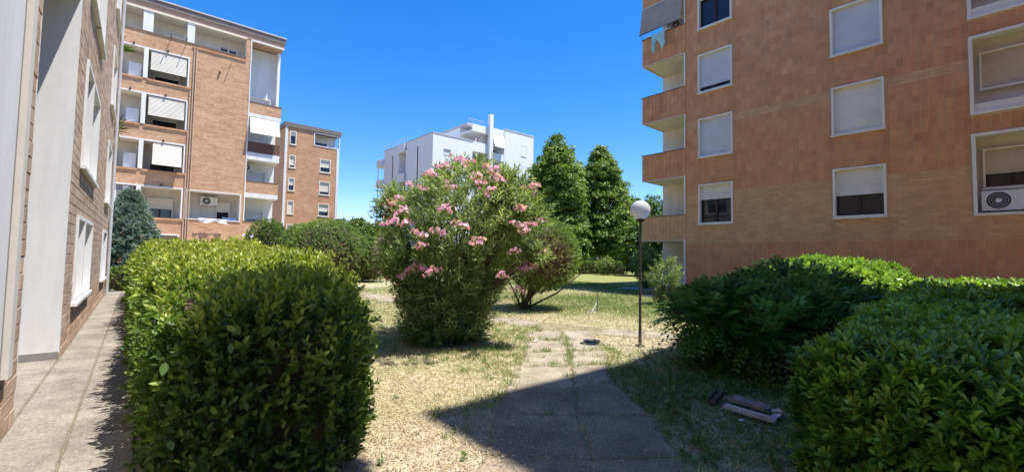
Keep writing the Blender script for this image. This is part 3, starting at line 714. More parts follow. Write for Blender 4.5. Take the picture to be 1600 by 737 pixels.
# balcony hooks and their brackets
m = MB()
for x, z in ((-2.3, 14.95), (-0.75, 14.95), (0.98, 14.95), (-2.5, 11.93), (-0.8, 11.93), (0.98, 11.93), (-2.5, 8.86), (1.0, 8.86), (1.0, 5.9), (-2.6, 5.9), (3.92, 14.35)):
    m.box(x-0.05, x+0.05, YA-0.13, YA-0.001, z-0.06, z+0.06)
for x in (1.1, 1.95, 4.75): m.tube([(x, YA-0.02, 15.9), (x, YA-0.62, 16.0)], 0.022, 5)
m.build('hook', M_dark, A)
# corner loggia stack
m = MB(); m.box(5.80, 7.98, YA+1.5, YA+1.6, 0, 17.4); m.box(7.80, 7.98, YA+0.9, YA+1.5, 12.7, 17.4); m.build('loggia_back', M_white, A)
m = MB(); m.box(5.70, 5.80, YA+0.02, YA+1.5, 0, 17.4); m.build('loggia_side', M_white, A)
for z0, z1, mt, nm in ((11.93, 12.75, M_brickA, 'parapet'), (5.95, 6.83, M_brickA, 'parapet'), (2.92, 3.80, M_brickA, 'parapet'), (8.99, 9.80, M_brown, 'screen'), (11.65, 11.93, M_white, 'beam'), (8.45, 8.99, M_white, 'beam'), (5.62, 5.95, M_white, 'beam'), (2.62, 2.92, M_white, 'beam')):
    m = MB(); m.box(5.803, 8.0, YA, YA+0.14, z0+0.002, z1); m.box(7.86, 8.0, YA+0.14, YA+1.6, z0+0.002, z1)
    if nm == 'beam': m.box(5.803, 7.859, YA+0.141, YA+1.49, z0+0.02, z0+0.2)
    o = m.build(nm, mt, A)
    if nm == 'parapet': m = MB(); m.box(5.803, 8.04, YA-0.03, YA+0.17, z1+0.001, z1+0.04); m.build('coping', M_coping, o)
m = MB(); m.box(5.78, 5.85, YA-0.03, YA+0.1, 3.85, 17.45); m.build('loggia_trim', M_white, A)
m = MB(); m.box(5.86, 8.02, YA-0.03, YA+0.1, 17.36, 17.456); m.build('loggia_lintel', M_white, A)
s = MB(); n = 13
for i in range(n):
    g = lambda t, e=0: (YA-0.02-0.42*t-e, 11.60-1.25*t)
    a, b, c = g(i/n), g((i+.85)/n, 0.022), g((i+1)/n)
    s.quad((5.92, *a), (7.9, *a), (7.9, *b), (5.92, *b)); s.quad((5.92, *b), (7.9, *b), (7.9, *c), (5.92, *c))
s.build('awning', M_awn, A)
for z in (6.05, 2.98): window(lambda u, v, w_: (u, YA+1.28+w_, v), 6.15, 7.35, z, z+1.75, A, 0.35 if z < 4 else 0.9, wd=0.05, proud=0.02, depth=0.2, mat_s=M_shut2)
window(lambda u, v, w_: (u, YA+1.28+w_, v), 6.1, 7.5, 11.9, 13.55, A, 0.95, wd=0.05, proud=0.02, depth=0.2, mat_s=M_shut2)
ac_unit(lambda u, v, w_: (u, YA+1.15+w_, v), 5.86, 7.75, 0, 0.6, 0.5, 0.28, 'small air conditioner high in the corner balcony below the brown screen')
cloth('hanging_laundry', ((3.05, YA-0.28, 3.86), (4.75, YA-0.28, 3.84)), 0.34, M_cloth, 'white sheets drying over the wide lower balcony of the sunlit block', 'laundry', fold=0.05, hem=lambda t: 0.55+0.45*abs(math.sin(t*5)))
cloth('hanging_laundry', ((4.5, YA+0.02, 4.02), (5.35, YA+0.02, 3.98)), 0.26, M_blue, 'dark blue clothes draped inside the wide lower balcony of the sunlit block', 'laundry', fold=0.04)

# ------------------------------------------------------------------ B: second brick block
YB = 64.0
FB2 = lambda u, v, w: (u, YB+w, v)
B = empty('brick_block', (18, YB, 0), 'narrower brick block with small shuttered windows beyond the balcony block', 'building')
opsB = [(18.2, 21.60, 16.66, 18.42)]
sm = [(16.24, 18.1), (13.04, 14.8), (9.9, 11.72), (6.75, 8.58), (3.6, 5.4)]
lgw = [(12.98, 14.87), (9.78, 11.72), (6.74, 8.56), (3.6, 5.4)]
for a, b in sm: opsB.append((15.03, 15.85, a, b))
for a, b in lgw: opsB.append((19.02, 20.52, a, b))
m = MB(); cells(m, FB2, 14.5, 21.6, 0, 18.6, opsB, 0.3); m.quad((14.5, YB, 0), (14.5, YB+20, 0), (14.5, YB+20, 18.6), (14.5, YB, 18.6)); m.quad((21.6, YB, 0), (21.6, YB+20, 0), (21.6, YB+20, 16.66), (21.6, YB, 16.66)); m.build('wall', M_brickB, B)
m = MB(); m.box(14.52, 21.58, YB+1.5, YB+19.9, 0, 18.55); m.build('body', M_whiteC, B)
m = MB(); m.box(14.3, 21.85, YB-0.15, YB+20, 18.6, 19.2); m.build('roof', M_coping, B)
m = MB(); m.box(14.45, 14.75, YB-0.06, YB-0.002, 0, 18.59); m.box(21.3, 21.66, YB-0.06, YB-0.002, 0, 16.6); frame_box(m, FB2, 18.1, 21.7, 16.6, 18.5, 0.12, -0.06, 0.1); m.build('corner_trim', M_white, B)
for a, b in sm: window(FB2, 15.03, 15.85, a, b, B, random.choice([0.55, 0.3, 0.95, 0.8]), wd=0.1, bars=False)
for a, b in lgw: window(FB2, 19.02, 20.52, a, b, B, random.choice([0.75, 0.6, 0.8]), wd=0.1, bars=False)
window(lambda u, v, w_: (u, YB+1.2+w_, v), 18.6, 20.3, 16.4, 18.0, B, 0.35, wd=0.06, proud=0.02, depth=0.2)

# ------------------------------------------------------------------ C: white block in the distance
YC = 48.0; kC = 48.0/70.0; XC = 27.84
FC = lambda u, v, w: (u, YC+w, v)
FCs = lambda u, v, w: (XC+w, u, v)
C_ = empty('white_block', (36, YC, 0), 'white rendered apartment block with stepped flat roofs rising behind the oleander', 'building')
hz = lambda z: 1.6+(z-1.6)*kC
zC = 17.1; zT = 20.0
m = MB()
cells(m, FC, XC, 34.0, 0, zC, [(29.4, 30.55, 14.6, 15.3), (29.4, 30.55, 11.6, 12.4)], 0.25)
cells(m, FCs, YC, 55.3, 0, zC, []); m.quad((XC, YC, zC), (34, YC, zC), (34, 63, zC), (XC, 63, zC)); m.quad((34, YC, 0), (34, YC+3, 0), (34, YC+3, zC), (34, YC, zC))
cells(m, FCs, 57.4, 62.4, 0, zC, []); m.quad((XC, 55.3, 0), (XC+1.5, 55.3, 0), (XC+1.5, 55.3, zC), (XC, 55.3, zC)); m.quad((XC, 57.4, 0), (XC+1.5, 57.4, 0), (XC+1.5, 57.4, zC), (XC, 57.4, zC)); m.quad((XC+1.5, 55.3, 0), (XC+1.5, 57.4, 0), (XC+1.5, 57.4, zC), (XC+1.5, 55.3, zC))
m.quad((XC, 62.4, 0), (34, 62.4, 0), (34, 62.4, zC), (XC, 62.4, zC))
m.build('wall', M_whiteC, C_)
m = MB(); m.box(39.8, 45.4, YC+0.0, YC+14, 0, zT-0.1); m.box(34.02, 39.8, YC+3.2, YC+14, 0, zT-0.3); m.box(37.2, 39.78, YC+1.9, YC+3.2, 0, zT-0.35); m.box(39.6, 39.79, YC+0.02, YC+1.9, 0, zT-0.3); m.box(37.36, 39.59, YC+0.1, YC+1.89, 19.0, zT-0.25); m.build('wing', M_whiteC, C_)
m = MB(); m.box(XC-0.06, 34.06, YC-0.06, 62.5, zC+0.001, zC+0.12); m.box(39.7, 45.5, YC-0.06, YC+14.1, zT-0.1, zT+0.05); m.box(33.9, 37.0, YC+1.2, YC+14, zT-0.28, zT+0.02); m.build('roof', M_roofw, C_)
for z0, z1 in ((zT-1.6, zT-0.3), (15.6, 17.25), (12.5, 14.1), (9.4, 11.0), (6.3, 7.9), (3.2, 4.8)):
    m = MB(); m.box(34.08, 36.74, YC+0.25, YC+0.45, z0+0.3, z1); m.box(34.08, 36.74, YC+0.45, YC+3.2, z0+0.3, z0+0.5); m.build('balcony', M_whiteC, C_)
for z in (15.2, 12.1, 9.0, 5.9, 2.8):
    m = MB(); m.box(37.36, 39.59, YC+0.06, YC+0.2, z, z+1.0); m.box(37.36, 39.59, YC+0.2, YC+1.89, z, z+0.2); m.build('balcony', M_whiteC, C_)
    window(lambda u, v, w_: (u, YC+1.7+w_, v), 37.7, 39.3, z+0.3, z+2.5, C_, 0.2, wd=0.06, proud=0.02)
m = MB(); m.box(36.75, 37.35, YC-0.25, YC+0.24, 0, 21.5); m.build('chimney', M_whiteC, C_)
m = MB(); m.quad((37.5, YC+0.1, 18.95), (39.5, YC+0.1, 18.95), (39.5, YC-0.5, 17.0), (37.5, YC-0.5, 17.0)); m.quad((37.5, YC+0.13, 18.95), (39.5, YC+0.13, 18.95), (39.5, YC-0.47, 17.0), (37.5, YC-0.47, 17.0)); m.build('awning', M_cloth, C_)
for z in (7.4, 10.5, 13.6, 16.7):
    window(FC, 42.9, 44.0, z-0.1, z+1.5, C_, 0.6, wd=0.04, proud=0.02, bars=False, mat_s=M_shut2)
window(lambda u, v, w_: (u, YC+3.1+w_, v), 34.6, 36.4, 17.6, 18.9, C_, 0.0, wd=0.06)
for z in (14.6, 11.6): window(FC, 29.4, 30.55, z, z+0.75, C_, 1.0, wd=0.03, proud=0.0, bars=False, mat_s=M_shut2)
for yy in (51.9, 59.4): boxp('stair_window', M_dark, C_, XC-0.02, XC-0.002, yy-0.12, yy+0.12, 2, 16.0)
for z in (15.9, 12.8, 9.7, 6.6, 3.5):
    m = MB(); m.box(XC-0.3, XC-0.15, 55.2, 57.5, z-1.1 if z < 15 else z, z+0.1 if z < 15 else z+1.2); m.box(XC-0.15, XC+1.5, 55.2, 57.5, z-1.1 if z < 15 else z, z-0.9 if z < 15 else z+.2); b = m.build('balcony', M_whiteC, C_)
    m = MB(); m.box(XC-0.5, XC+1.0, 62.42, 64.0, z-1.1, z); m.build('balcony', M_whiteC, C_)
m = MB()
for x0, x1, y0, y1, z in ((XC, 34, 55, 62.4, zC+0.1), (34.2, 37, YC+1.4, YC+1.4, zT)):
    for t in np.linspace(0, 1, 9):
        xx = x0+(x1-x0)*t*0 ; yy = y0+(y1-y0)*t if y1 > y0 else y0
        xx = x0 if y1 > y0 else x0+(x1-x0)*t
        m.tube([(xx, yy, z), (xx, yy, z+0.75)], 0.03, 4)
    m.tube([(x0, y0, z+0.72), (x0 if y1 > y0 else x1, y1, z+0.72)], 0.025, 4)
m.build('railing', M_roofw, C_)
m = MB(); m.tube([(XC-0.2, 64.0, 0), (XC-0.2, 64.0, 15.5)], 0.08, 6); m.build('corner_post', M_whiteC, C_)

# ------------------------------------------------------------------ E: block beside the viewer (casts the garden shade)
E = empty('neighbour_block', (10, -6, 0), 'brick block standing beside the garden path, its shadow lying across the slabs', 'building')
XE0, XE1, YE1, HE = 6.66, 12.2, -1.16, 18.6
FE = lambda u, v, w: (u, YE1-w, v)
opsE = []
for z in (3.2, 6.3, 9.4, 12.5, 15.6): opsE += [(8.0, 9.5, z, z+1.8), (10.2, 11.6, z, z+1.8)]
m = MB(); cells(m, FE, XE0, XE1, 0, HE, opsE, 0.3); m.quad((XE0, YE1, 0), (XE0, -16, 0), (XE0, -16, HE), (XE0, YE1, HE)); m.quad((XE1, YE1, 0), (XE1, -16, 0), (XE1, -16, HE), (XE1, YE1, HE)); m.build('wall', M_brickD, E)
m = MB(); m.quad((XE0, YE1, HE), (XE1, YE1, HE), (XE1, -16, HE), (XE0, -16, HE)); m.build('roof', M_coping, E)
for o in opsE: window(FE, *o, E, 0.5)

# ------------------------------------------------------------------ vegetation
def in_poly(P, poly):
    x, y = P[:, 0], P[:, 1]; c = np.zeros(len(P), bool); n = len(poly)
    for i in range(n):
        x0, y0 = poly[i]; x1, y1 = poly[(i+1) % n]
        k = ((y0 > y) != (y1 > y)) & (x < (x1-x0)*(y-y0)/(y1-y0+1e-12)+x0); c ^= k
    return c
def edge_dist(P, poly):
    d = np.full(len(P), 1e9); n = len(poly)
    for i in range(n):
        a = np.array(poly[i]); b = np.array(poly[(i+1) % n]); e = b-a
        t = np.clip(((P-a)@e)/(e@e), 0, 1); d = np.minimum(d, np.linalg.norm(P-(a+t[:, None]*e), axis=1))
    return d
def hedge_samples(poly, hfun, dens, rr=0.22, amp=0.06, bottom=0.03):
    """points and outward normals over the top and sides; dens(P)-> per m2, poly counter-clockwise"""
    poly = [tuple(q) for q in poly]; mn, mx = np.min(poly, 0), np.max(poly, 0); dm = dens[1]
    n = int((mx[0]-mn[0])*(mx[1]-mn[1])*dm); Q = rng.uniform(mn, mx, (n, 2)); Q = Q[in_poly(Q, poly)]
    Q = Q[rng.random(len(Q)) < dens[0](Q)/dm]; d = edge_dist(Q, poly)
    q = np.clip(1-d/rr, 0, 1); z = hfun(Q)-rr*(1-np.sqrt(1-q*q*0.98))
    cen = np.array(poly).mean(0)
    Pt = np.column_stack([Q, z]); Nt = np.tile([0, 0, 1.0], (len(Q), 1))
    Ps, Ns = [], []
    for i in range(len(poly)):
        a = np.array(poly[i]); b = np.array(poly[(i+1) % len(poly)]); L = np.linalg.norm(b-a); hm = 2.2
        k = int(L*hm*dm); t = rng.random(k); X = a+t[:, None]*(b-a); zz = rng.uniform(bottom, hm, k); hh = hfun(X)-rr*0.35
        ok = (zz < hh) & (rng.random(k) < dens[0](X)/dm); X, zz, hh = X[ok], zz[ok], hh[ok]
        nr = np.array([(b-a)[1], -(b-a)[0]])/L
        inn = rr*0.5*np.clip((zz-(hh-rr))/rr, 0, 1)**2
        Ps.append(np.column_stack([X-nr*inn[:, None], zz])); Ns.append(np.tile([nr[0], nr[1], 0.25], (len(X), 1)))
    P = np.concatenate([Pt]+Ps); Nn = unit(np.concatenate([Nt]+Ns))
    P = P+Nn*(amp*fbm(P, 1.8)[:, None]); P[:, 2] = np.maximum(P[:, 2], 0.01)
    return P, Nn
def core_mesh(name, poly, hfun, inset_, mat, parent):
    c = np.array(poly).mean(0); pl = []
    n = len(poly)
    m = MB(); q = []
    for i in range(n):
        a = np.array(poly[i-1]); b = np.array(poly[i]); c2 = np.array(poly[(i+1) % n])
        e1 = (b-a)/np.linalg.norm(b-a); e2 = (c2-b)/np.linalg.norm(c2-b); n1 = np.array([-e1[1], e1[0]]); n2 = np.array([-e2[1], e2[0]]); nn = (n1+n2); nn /= np.linalg.norm(nn)
        q.append(b+nn*inset_)
    zt = [float(hfun(np.array([p]))[0])-inset_ for p in q]
    m.v = [(p[0], p[1], 0.0) for p in q]+[(p[0], p[1], z) for p, z in zip(q, zt)]; m.c = [None]*len(m.v)
    for i in range(n): j = (i+1) % n; m.f.append((i, j, n+j, n+i))
    m.f.append(tuple(n+i for i in range(n)))
    return m.build(name, mat, parent)
def stems(parent, pts, name='stem', r=0.02, mat=None):
    m = MB()
    for a, b in pts:
        a, b = np.array(a, float), np.array(b, float); mid = (a+b)/2+rng.normal(0, .05, 3)
        m.tube([a, mid, b], [r, r*.75, r*.45], 5)
    return m.build(name, mat or M_twig, parent)

# left hedge
polyL = [(0.15, 3.72), (0.40, 3.36), (1.15, 3.24), (1.42, 3.62), (1.90, 5.0), (2.30, 7.0), (2.45, 20.6), (0.12, 20.6)]
hL = lambda Q: 1.24+0.30*np.clip((Q[:, 1]-4.5)/7, 0, 1)+0.05*np.sin(Q[:, 1]*1.3)
H1 = empty('clipped_hedge', (1.2, 11, 0), 'long clipped yellow green hedge beside the pale walkway, its end in shade', 'hedge')
P, Nn = hedge_samples(polyL, hL, (lambda Q: np.clip(270-30*(Q[:, 1]-3), 62, 270), 270), 0.26, 0.13)
ok = (fbm(P, 3.1) > -0.42) | (rng.random(len(P)) < 0.25); P, Nn = P[ok], Nn[ok]
n = len(P); near_ = np.clip((P[:, 1]-3)/9, 0, 1)
Dd = unit(Nn*0.9+rng.normal(0, .45, (n, 3))+np.array([0, 0, 0.55]))
P0 = P-Dd*rng.uniform(0.0, .16, n)[:, None]
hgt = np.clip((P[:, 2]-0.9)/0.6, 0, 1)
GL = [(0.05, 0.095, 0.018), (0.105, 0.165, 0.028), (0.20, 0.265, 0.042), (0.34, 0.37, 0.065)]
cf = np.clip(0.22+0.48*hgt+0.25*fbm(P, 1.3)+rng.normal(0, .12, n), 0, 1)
parts = []
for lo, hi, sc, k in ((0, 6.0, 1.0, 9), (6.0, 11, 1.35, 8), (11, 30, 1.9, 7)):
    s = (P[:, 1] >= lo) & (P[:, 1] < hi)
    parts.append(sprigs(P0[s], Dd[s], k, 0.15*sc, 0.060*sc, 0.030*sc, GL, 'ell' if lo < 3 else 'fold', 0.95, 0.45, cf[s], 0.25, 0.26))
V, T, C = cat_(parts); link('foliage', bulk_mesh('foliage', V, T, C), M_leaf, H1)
# a second, deeper layer
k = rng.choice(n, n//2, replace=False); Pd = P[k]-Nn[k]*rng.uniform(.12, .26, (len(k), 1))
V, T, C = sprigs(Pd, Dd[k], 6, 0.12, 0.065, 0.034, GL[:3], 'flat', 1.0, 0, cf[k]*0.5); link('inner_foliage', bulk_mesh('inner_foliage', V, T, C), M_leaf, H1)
top = np.where(Nn[:, 2] > 0.9)[0]; top = top[rng.random(len(top)) < 0.42]
Ds = unit(rng.normal(0, .32, (len(top), 3))+np.array([0, 0, 1.0])); Ds = Ds*1.0; Ps_ = P[top]+np.array([0, 0, 1.0])*np.clip(fbm(P[top], 2.6), -.1, 1)[:, None]*.10
V, T, C = sprigs(Ps_-Ds*.03, Ds, 9, 0.22, 0.062, 0.029, GL[1:], 'ell', 0.75, 0.5, np.clip(rng.normal(.62, .2, len(top)), 0, 1)); link('shoots', bulk_mesh('shoots', V, T, C), M_leaf, H1)
core_mesh('branch_core', polyL, hL, 0.24, M_twig, H1)
tw = [((x, y, 0), (x+rng.normal(0, .2), y+rng.normal(0, .2)-0.05, 1.1)) for x, y in zip(rng.uniform(.5, 1.05, 26), rng.uniform(3.75, 4.6, 26))]
stems(H1, tw, 'stem', 0.010)
kd = rng.choice(n, 260, replace=False); V, T, C = leaves(P[kd], rdir(260), rdir(260), rng.uniform(.03, .055, 260), .022, pal(260, [(0.26, 0.15, 0.06), (0.40, 0.27, 0.12)]), 'fold'); setp(link('dead_leaves', bulk_mesh('dead_leaves', V, T, C), M_leaf, H1), kind='stuff')
# a few larger bindweed leaves on the shaded end
nb = 6; Pb = np.column_stack([rng.uniform(.15, 1.2, nb), np.full(nb, 3.26)+rng.uniform(0, .1, nb), rng.uniform(.3, 1.15, nb)])
V, T, C = leaves(Pb, np.tile([0, -0.25, -0.9], (nb, 1))+rng.normal(0, .3, (nb, 3)), np.tile([0, -1, 0.4], (nb, 1))+rng.normal(0, .3, (nb, 3)), rng.uniform(.065, .085, nb), rng.uniform(.036, .048, nb), pal(nb, [(0.10, 0.17, 0.04), (0.16, 0.24, 0.06)]), 'ell')
link('creeper_leaves', bulk_mesh('creeper_leaves', V, T, C), M_leaf, H1)

# right pittosporum hedge
polyR = [(3.45, -1.4), (12.4, -0.15), (13.2, 0.5), (12.8, 1.5), (8.0, 1.28), (3.90, 1.17), (3.58, 0.88), (3.30, -0.2)]
hR = lambda Q: 0.97+0.027*np.clip(Q[:, 0]-5, 0, 8)+0.04*np.sin(Q[:, 0]*1.7+Q[:, 1]*2)
H2 = empty('pittosporum_hedge', (7.5, 0, 0), 'broad glossy hedge of whorled leaves at the edge of the shade', 'hedge')
P, Nn = hedge_samples(polyR, hR, (lambda Q: np.clip(190-30*(Q[:, 0]-4), 34, 190), 190), 0.3, 0.07)
ok = P[:, 1] > -1.15; P, Nn = P[ok], Nn[ok]; n = len(P)
Dd = unit(Nn*0.8+rng.normal(0, .3, (n, 3))+np.array([0, 0, 0.7])); P = P-Dd*rng.uniform(0, .09, n)[:, None]
GR = [(0.065, 0.15, 0.022), (0.15, 0.285, 0.034), (0.25, 0.41, 0.048), (0.36, 0.50, 0.07)]
cf = np.clip(0.35+0.3*fbm(P, 1.7)+rng.normal(0, .15, n), 0, 1)
parts = []
for lo, hi, sc, kl in ((0, 5.6, 1.0, 13), (5.6, 8, 1.3, 10), (8, 30, 1.8, 8)):
    s = (P[:, 0] >= lo) & (P[:, 0] < hi)
    parts.append(sprigs(P[s], Dd[s], kl, 0.05*sc, 0.088*sc, 0.027*sc, GR, 'obo', 1.05, 0.6, cf[s], 0.3, 0.14))
V, T, C = cat_(parts); link('foliage', bulk_mesh('foliage', V, T, C), M_leafg, H2)
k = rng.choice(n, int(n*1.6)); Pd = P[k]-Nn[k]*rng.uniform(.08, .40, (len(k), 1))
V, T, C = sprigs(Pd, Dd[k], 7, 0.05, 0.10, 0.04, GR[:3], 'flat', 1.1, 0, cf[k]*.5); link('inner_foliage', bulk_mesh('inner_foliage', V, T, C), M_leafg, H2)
core_mesh('branch_core', polyR, hR, 0.46, M_twig, H2)
stems(H2, [((x, y, 0.0), (x-0.1, y+0.12, 0.85)) for x, y in zip(rng.uniform(3.75, 5.5, 20), rng.uniform(0.3, .9, 20))], 'stem', 0.016)

# generic ellipsoid-ish shrub surface sampler
def blob_samples(c, rad, n, amp=0.12, zmin=0.05, shell=0.25, fs=1.2, squash=None):
    d = rdir(n); d[:, 2] = np.where(rng.random(n) < 0.35, np.abs(d[:, 2]), d[:, 2])
    r = (1+amp*fbm(d*2.5+np.array(c), fs)*1.6)*(1-shell*rng.random(n)**1.7)
    P = np.array(c)+d*np.array(rad)*r[:, None]; ok = P[:, 2] > zmin
    nn = unit(d/np.array(rad)); return P[ok], nn[ok]
def ellipsoid_core(c, rad, name, parent, mat=None, n=14, zmin=0.0):
    m = MB(); prof = []
    for i in range(n//2+2):
        th = math.pi*i/(n//2+1); prof.append((math.sin(th)*1.0+1e-4, -math.cos(th)))
    m.lathe(prof, (0, 0, 0), n); m.v = [(c[0]+v[0]*rad[0], c[1]+v[1]*rad[1], max(zmin, c[2]+v[2]*rad[2])) for v in m.v]
    return m.build(name, mat or M_twig, parent)
def shrub(name, label, c, rad, nsp, k, tl, L, W, cols, group=None, cat='shrub', kind='fold', amp=0.12, zmin=0.04, shell=0.25, mat=None, core=0.78, cfun=None, up=0.4, trunks=5, open_=0.95, parent=None, extra=()):
    base = (c[0], c[1], 0)
    o = empty(name, base, label, cat, group)
    PP, NN = [], []
    for cc, rr_, fr in [(c, rad, 1.0)]+list(extra):
        P, Nn = blob_samples(cc, rr_, int(nsp*fr), amp, zmin, shell); PP.append(P); NN.append(Nn)
        if core: ellipsoid_core(cc, tuple(x*core for x in rr_), 'branch_core', o, zmin=max(0.0, zmin-0.05))
    P = np.concatenate(PP); Nn = np.concatenate(NN); n = len(P)
    Dd = unit(Nn*0.8+rng.normal(0, .4, (n, 3))+np.array([0, 0, up]))
    cf = np.clip(0.45+0.3*fbm(P, 1.6)+rng.normal(0, .15, n), 0, 1)
    V, T, C = sprigs(P-Dd*tl*.5, Dd, k, tl, L, W, cols, kind, open_, 0.3, cf)
    if cfun is not None: C = cfun(V, C)
    link('foliage', bulk_mesh('foliage', V, T, C), mat or M_leaf, o)
    stems(o, [((c[0]+rng.normal(0, .08), c[1]+rng.normal(0, .08), 0), (c[0]+rng.normal(0, rad[0]*.35), c[1]+rng.normal(0, rad[1]*.35), c[2])) for _ in range(trunks)], 'stem', 0.05 if rad[0] > 1 else 0.02, M_bark)
    return o
# dark pinnate shrub under the building's shade
GW = [(0.04, 0.095, 0.028), (0.10, 0.205, 0.05), (0.19, 0.33, 0.075)]
def pinnate(P, D, nl, L, lf, wf, cols):
    """fronds: rachis from P along D (drooping) with nl leaflet pairs"""
    n = len(P); D = unit(D); S = unit(np.cross(D, np.array([0, 0, 1.0])+rng.normal(0, .15, (n, 3)))); U = np.cross(S, D); out = []
    c0 = pal(n, cols, .2)
    for k in range(nl):
        f = (k+1.2)/(nl+0.5); p = P+D*(L*f)[:, None]+np.array([0, 0, -1.0])*(L*0.38*f*f)[:, None]
        for s in (-1, 1):
            d = unit(S*s*0.85+D*0.55+np.array([0, 0, -.25])+rng.normal(0, .1, (n, 3)))
            sc = np.exp(rng.normal(0, .1, n))*(1-.35*abs(f-.45))
            out.append(leaves(p, d, U+rng.normal(0, .15, (n, 3)), lf*sc, wf*sc, np.clip(c0*np.exp(rng.normal(0, .08, (n, 1))), .003, .9), 'flat'))
    return cat_(out)
W1 = empty('wisteria_shrub', (8.2, 2.9, 0), 'dark spreading shrub with feathery compound leaves in the shade behind the lamp post', 'shrub')
parts = []; pcs = []
for c, rad, num in (((8.3, 2.75, 0.72), (1.9, 1.25, 0.72), 1300), ((6.9, 3.0, 0.72), (1.15, 0.8, 0.55), 620), ((7.4, 2.3, 0.60), (1.6, 0.9, 0.62), 700), ((9.6, 2.3, 0.62), (1.4, 1.1, 0.55), 620)):
    P, Nn = blob_samples(c, rad, num, 0.15, 0.10, 0.35); n = len(P)
    parts.append(pinnate(P-Nn*0.15, Nn+rng.normal(0, .3, (n, 3))+np.array([0, 0, .35]), 6, rng.uniform(.28, .46, n), 0.105, 0.044, GW))
    pcs.append(c)
    P2, N2 = blob_samples(c, tuple(x*.75 for x in rad), num//2, 0.15, 0.06, 0.75); n2 = len(P2)
    parts.append(pinnate(P2, N2+rng.normal(0, .4, (n2, 3)), 6, rng.uniform(.28, .42, n2), 0.11, 0.05, GW))
V, T, C = cat_(parts); link('foliage', bulk_mesh('foliage', V, T, C), M_leaf, W1)
stems(W1, [((8.0+rng.normal(0, .3), 2.8+rng.normal(0, .2), 0), (8.0+rng.normal(0, .9), 2.8+rng.normal(0, .5), 1.0)) for _ in range(12)]+[((7.6, 2.9, .3), (5.9, 3.25, .85)), ((7.2, 2.8, .2), (6.2, 2.9, .8))], 'stem', 0.03, M_bark)
shrub('pittosporum_mound', 'bright sunlit rounded shrub between the dark feathery shrub and the brown block', (12.4, 2.9, 0.75), (2.4, 1.6, 0.92), 2200, 8, 0.08, 0.13, 0.05, GR, kind='flat', amp=0.1, shell=0.2, mat=M_leafg)

# oleander
def oleander(name, label, base, prof, lean, nshoot, L, W, seed, cols, nk=14, group=None, stemn=60):
    o = empty(name, base, label, 'oleander', group); base = np.array(base, float)
    zs = np.array([p[0] for p in prof]); rs = np.array([p[1] for p in prof])
    z = rng.uniform(zs[0], zs[-1], nshoot*3); r = np.interp(z, zs, rs); ok = rng.random(len(z)) < r/rs.max(); z = z[ok][:nshoot]; r = r[ok][:nshoot]; n = len(z)
    th = rng.uniform(0, 6.283, n); q = (0.25+0.75*rng.random(n)**0.55)
    d = np.column_stack([np.cos(th), np.sin(th), np.zeros(n)])
    am = 1+0.22*fbm(d*1.5+np.column_stack([z*0, z*0, z])*1.2, 1.5)
    P = base+d*(r*q*am)[:, None]+np.column_stack([np.zeros(n), np.zeros(n), z])+np.outer(z/zs[-1], lean)
    D_ = unit(d*(0.35+0.45*q)[:, None]+np.array([0, 0, 0.9])+rng.normal(0, .28, (n, 3)))
    tl = rng.uniform(.16, .30, n)
    cf = np.clip(0.35+0.25*(z/zs[-1])+0.3*fbm(P, 1.6)+rng.normal(0, .15, n), 0, 1)
    parts = []
    if zs[-1] > 3:
        kk = 620; zz = rng.uniform(.0, 1.2, kk); tt = rng.uniform(0, 6.283, kk); dq = np.column_stack([np.cos(tt), np.sin(tt), np.zeros(kk)]); qq = np.interp(zz, zs, rs)*(0.3+0.7*rng.random(kk)**.6)
        Pk = base+dq*qq[:, None]+np.column_stack([zz*0, zz*0, zz])+np.outer(zz/zs[-1], lean)
        parts.append(sprigs(Pk, dq*.7+np.array([0, 0, .55])+rng.normal(0, .3, (kk, 3)), nk, .24, L, W, cols, 'lance', 1.05, .35, np.clip(rng.normal(.38, .2, kk), 0, 1), .0))
    for a, b in ((0, n),): parts.append(sprigs(P-D_*0.2, D_, nk, 0.24*L/0.13, L, W, cols, 'lance', 0.95, 0.35, cf, 0.1))
    V, T, C = cat_(parts); link('foliage', bulk_mesh('foliage', V, T, C), M_leaf, o)
    m = MB(); ks = rng.choice(n, min(stemn, n), replace=False)
    for i in ks:
        b0 = base+np.array([rng.normal(0, .16), rng.normal(0, .16), 0])*rs.max(); e = P[i]
        mid = b0*0.45+e*0.55+np.array([0, 0, -0.12*z[i]])*0+d[i]*(-0.12*r[i])
        m.tube([b0, mid, e], [0.022, 0.015, 0.006], 5)
    m.build('stem', M_bark, o)
    return o, base
GO = [(0.07, 0.12, 0.04), (0.15, 0.22, 0.07), (0.26, 0.33, 0.11), (0.38, 0.43, 0.16)]
bo = gnd(692, 533)
lean = rgt*0.45
prof = [(0.0, 0.60), (0.3, 0.74), (0.8, 0.84), (1.3, 1.12), (1.8, 1.42), (2.3, 1.46), (2.8, 1.18), (3.15, 0.78), (3.4, 0.3)]
OL, ob_ = oleander('oleander', 'large oleander bush with pink flower clusters standing on the dry lawn', bo, prof, lean, 2300, 0.135, 0.021, 1, GO, 13)
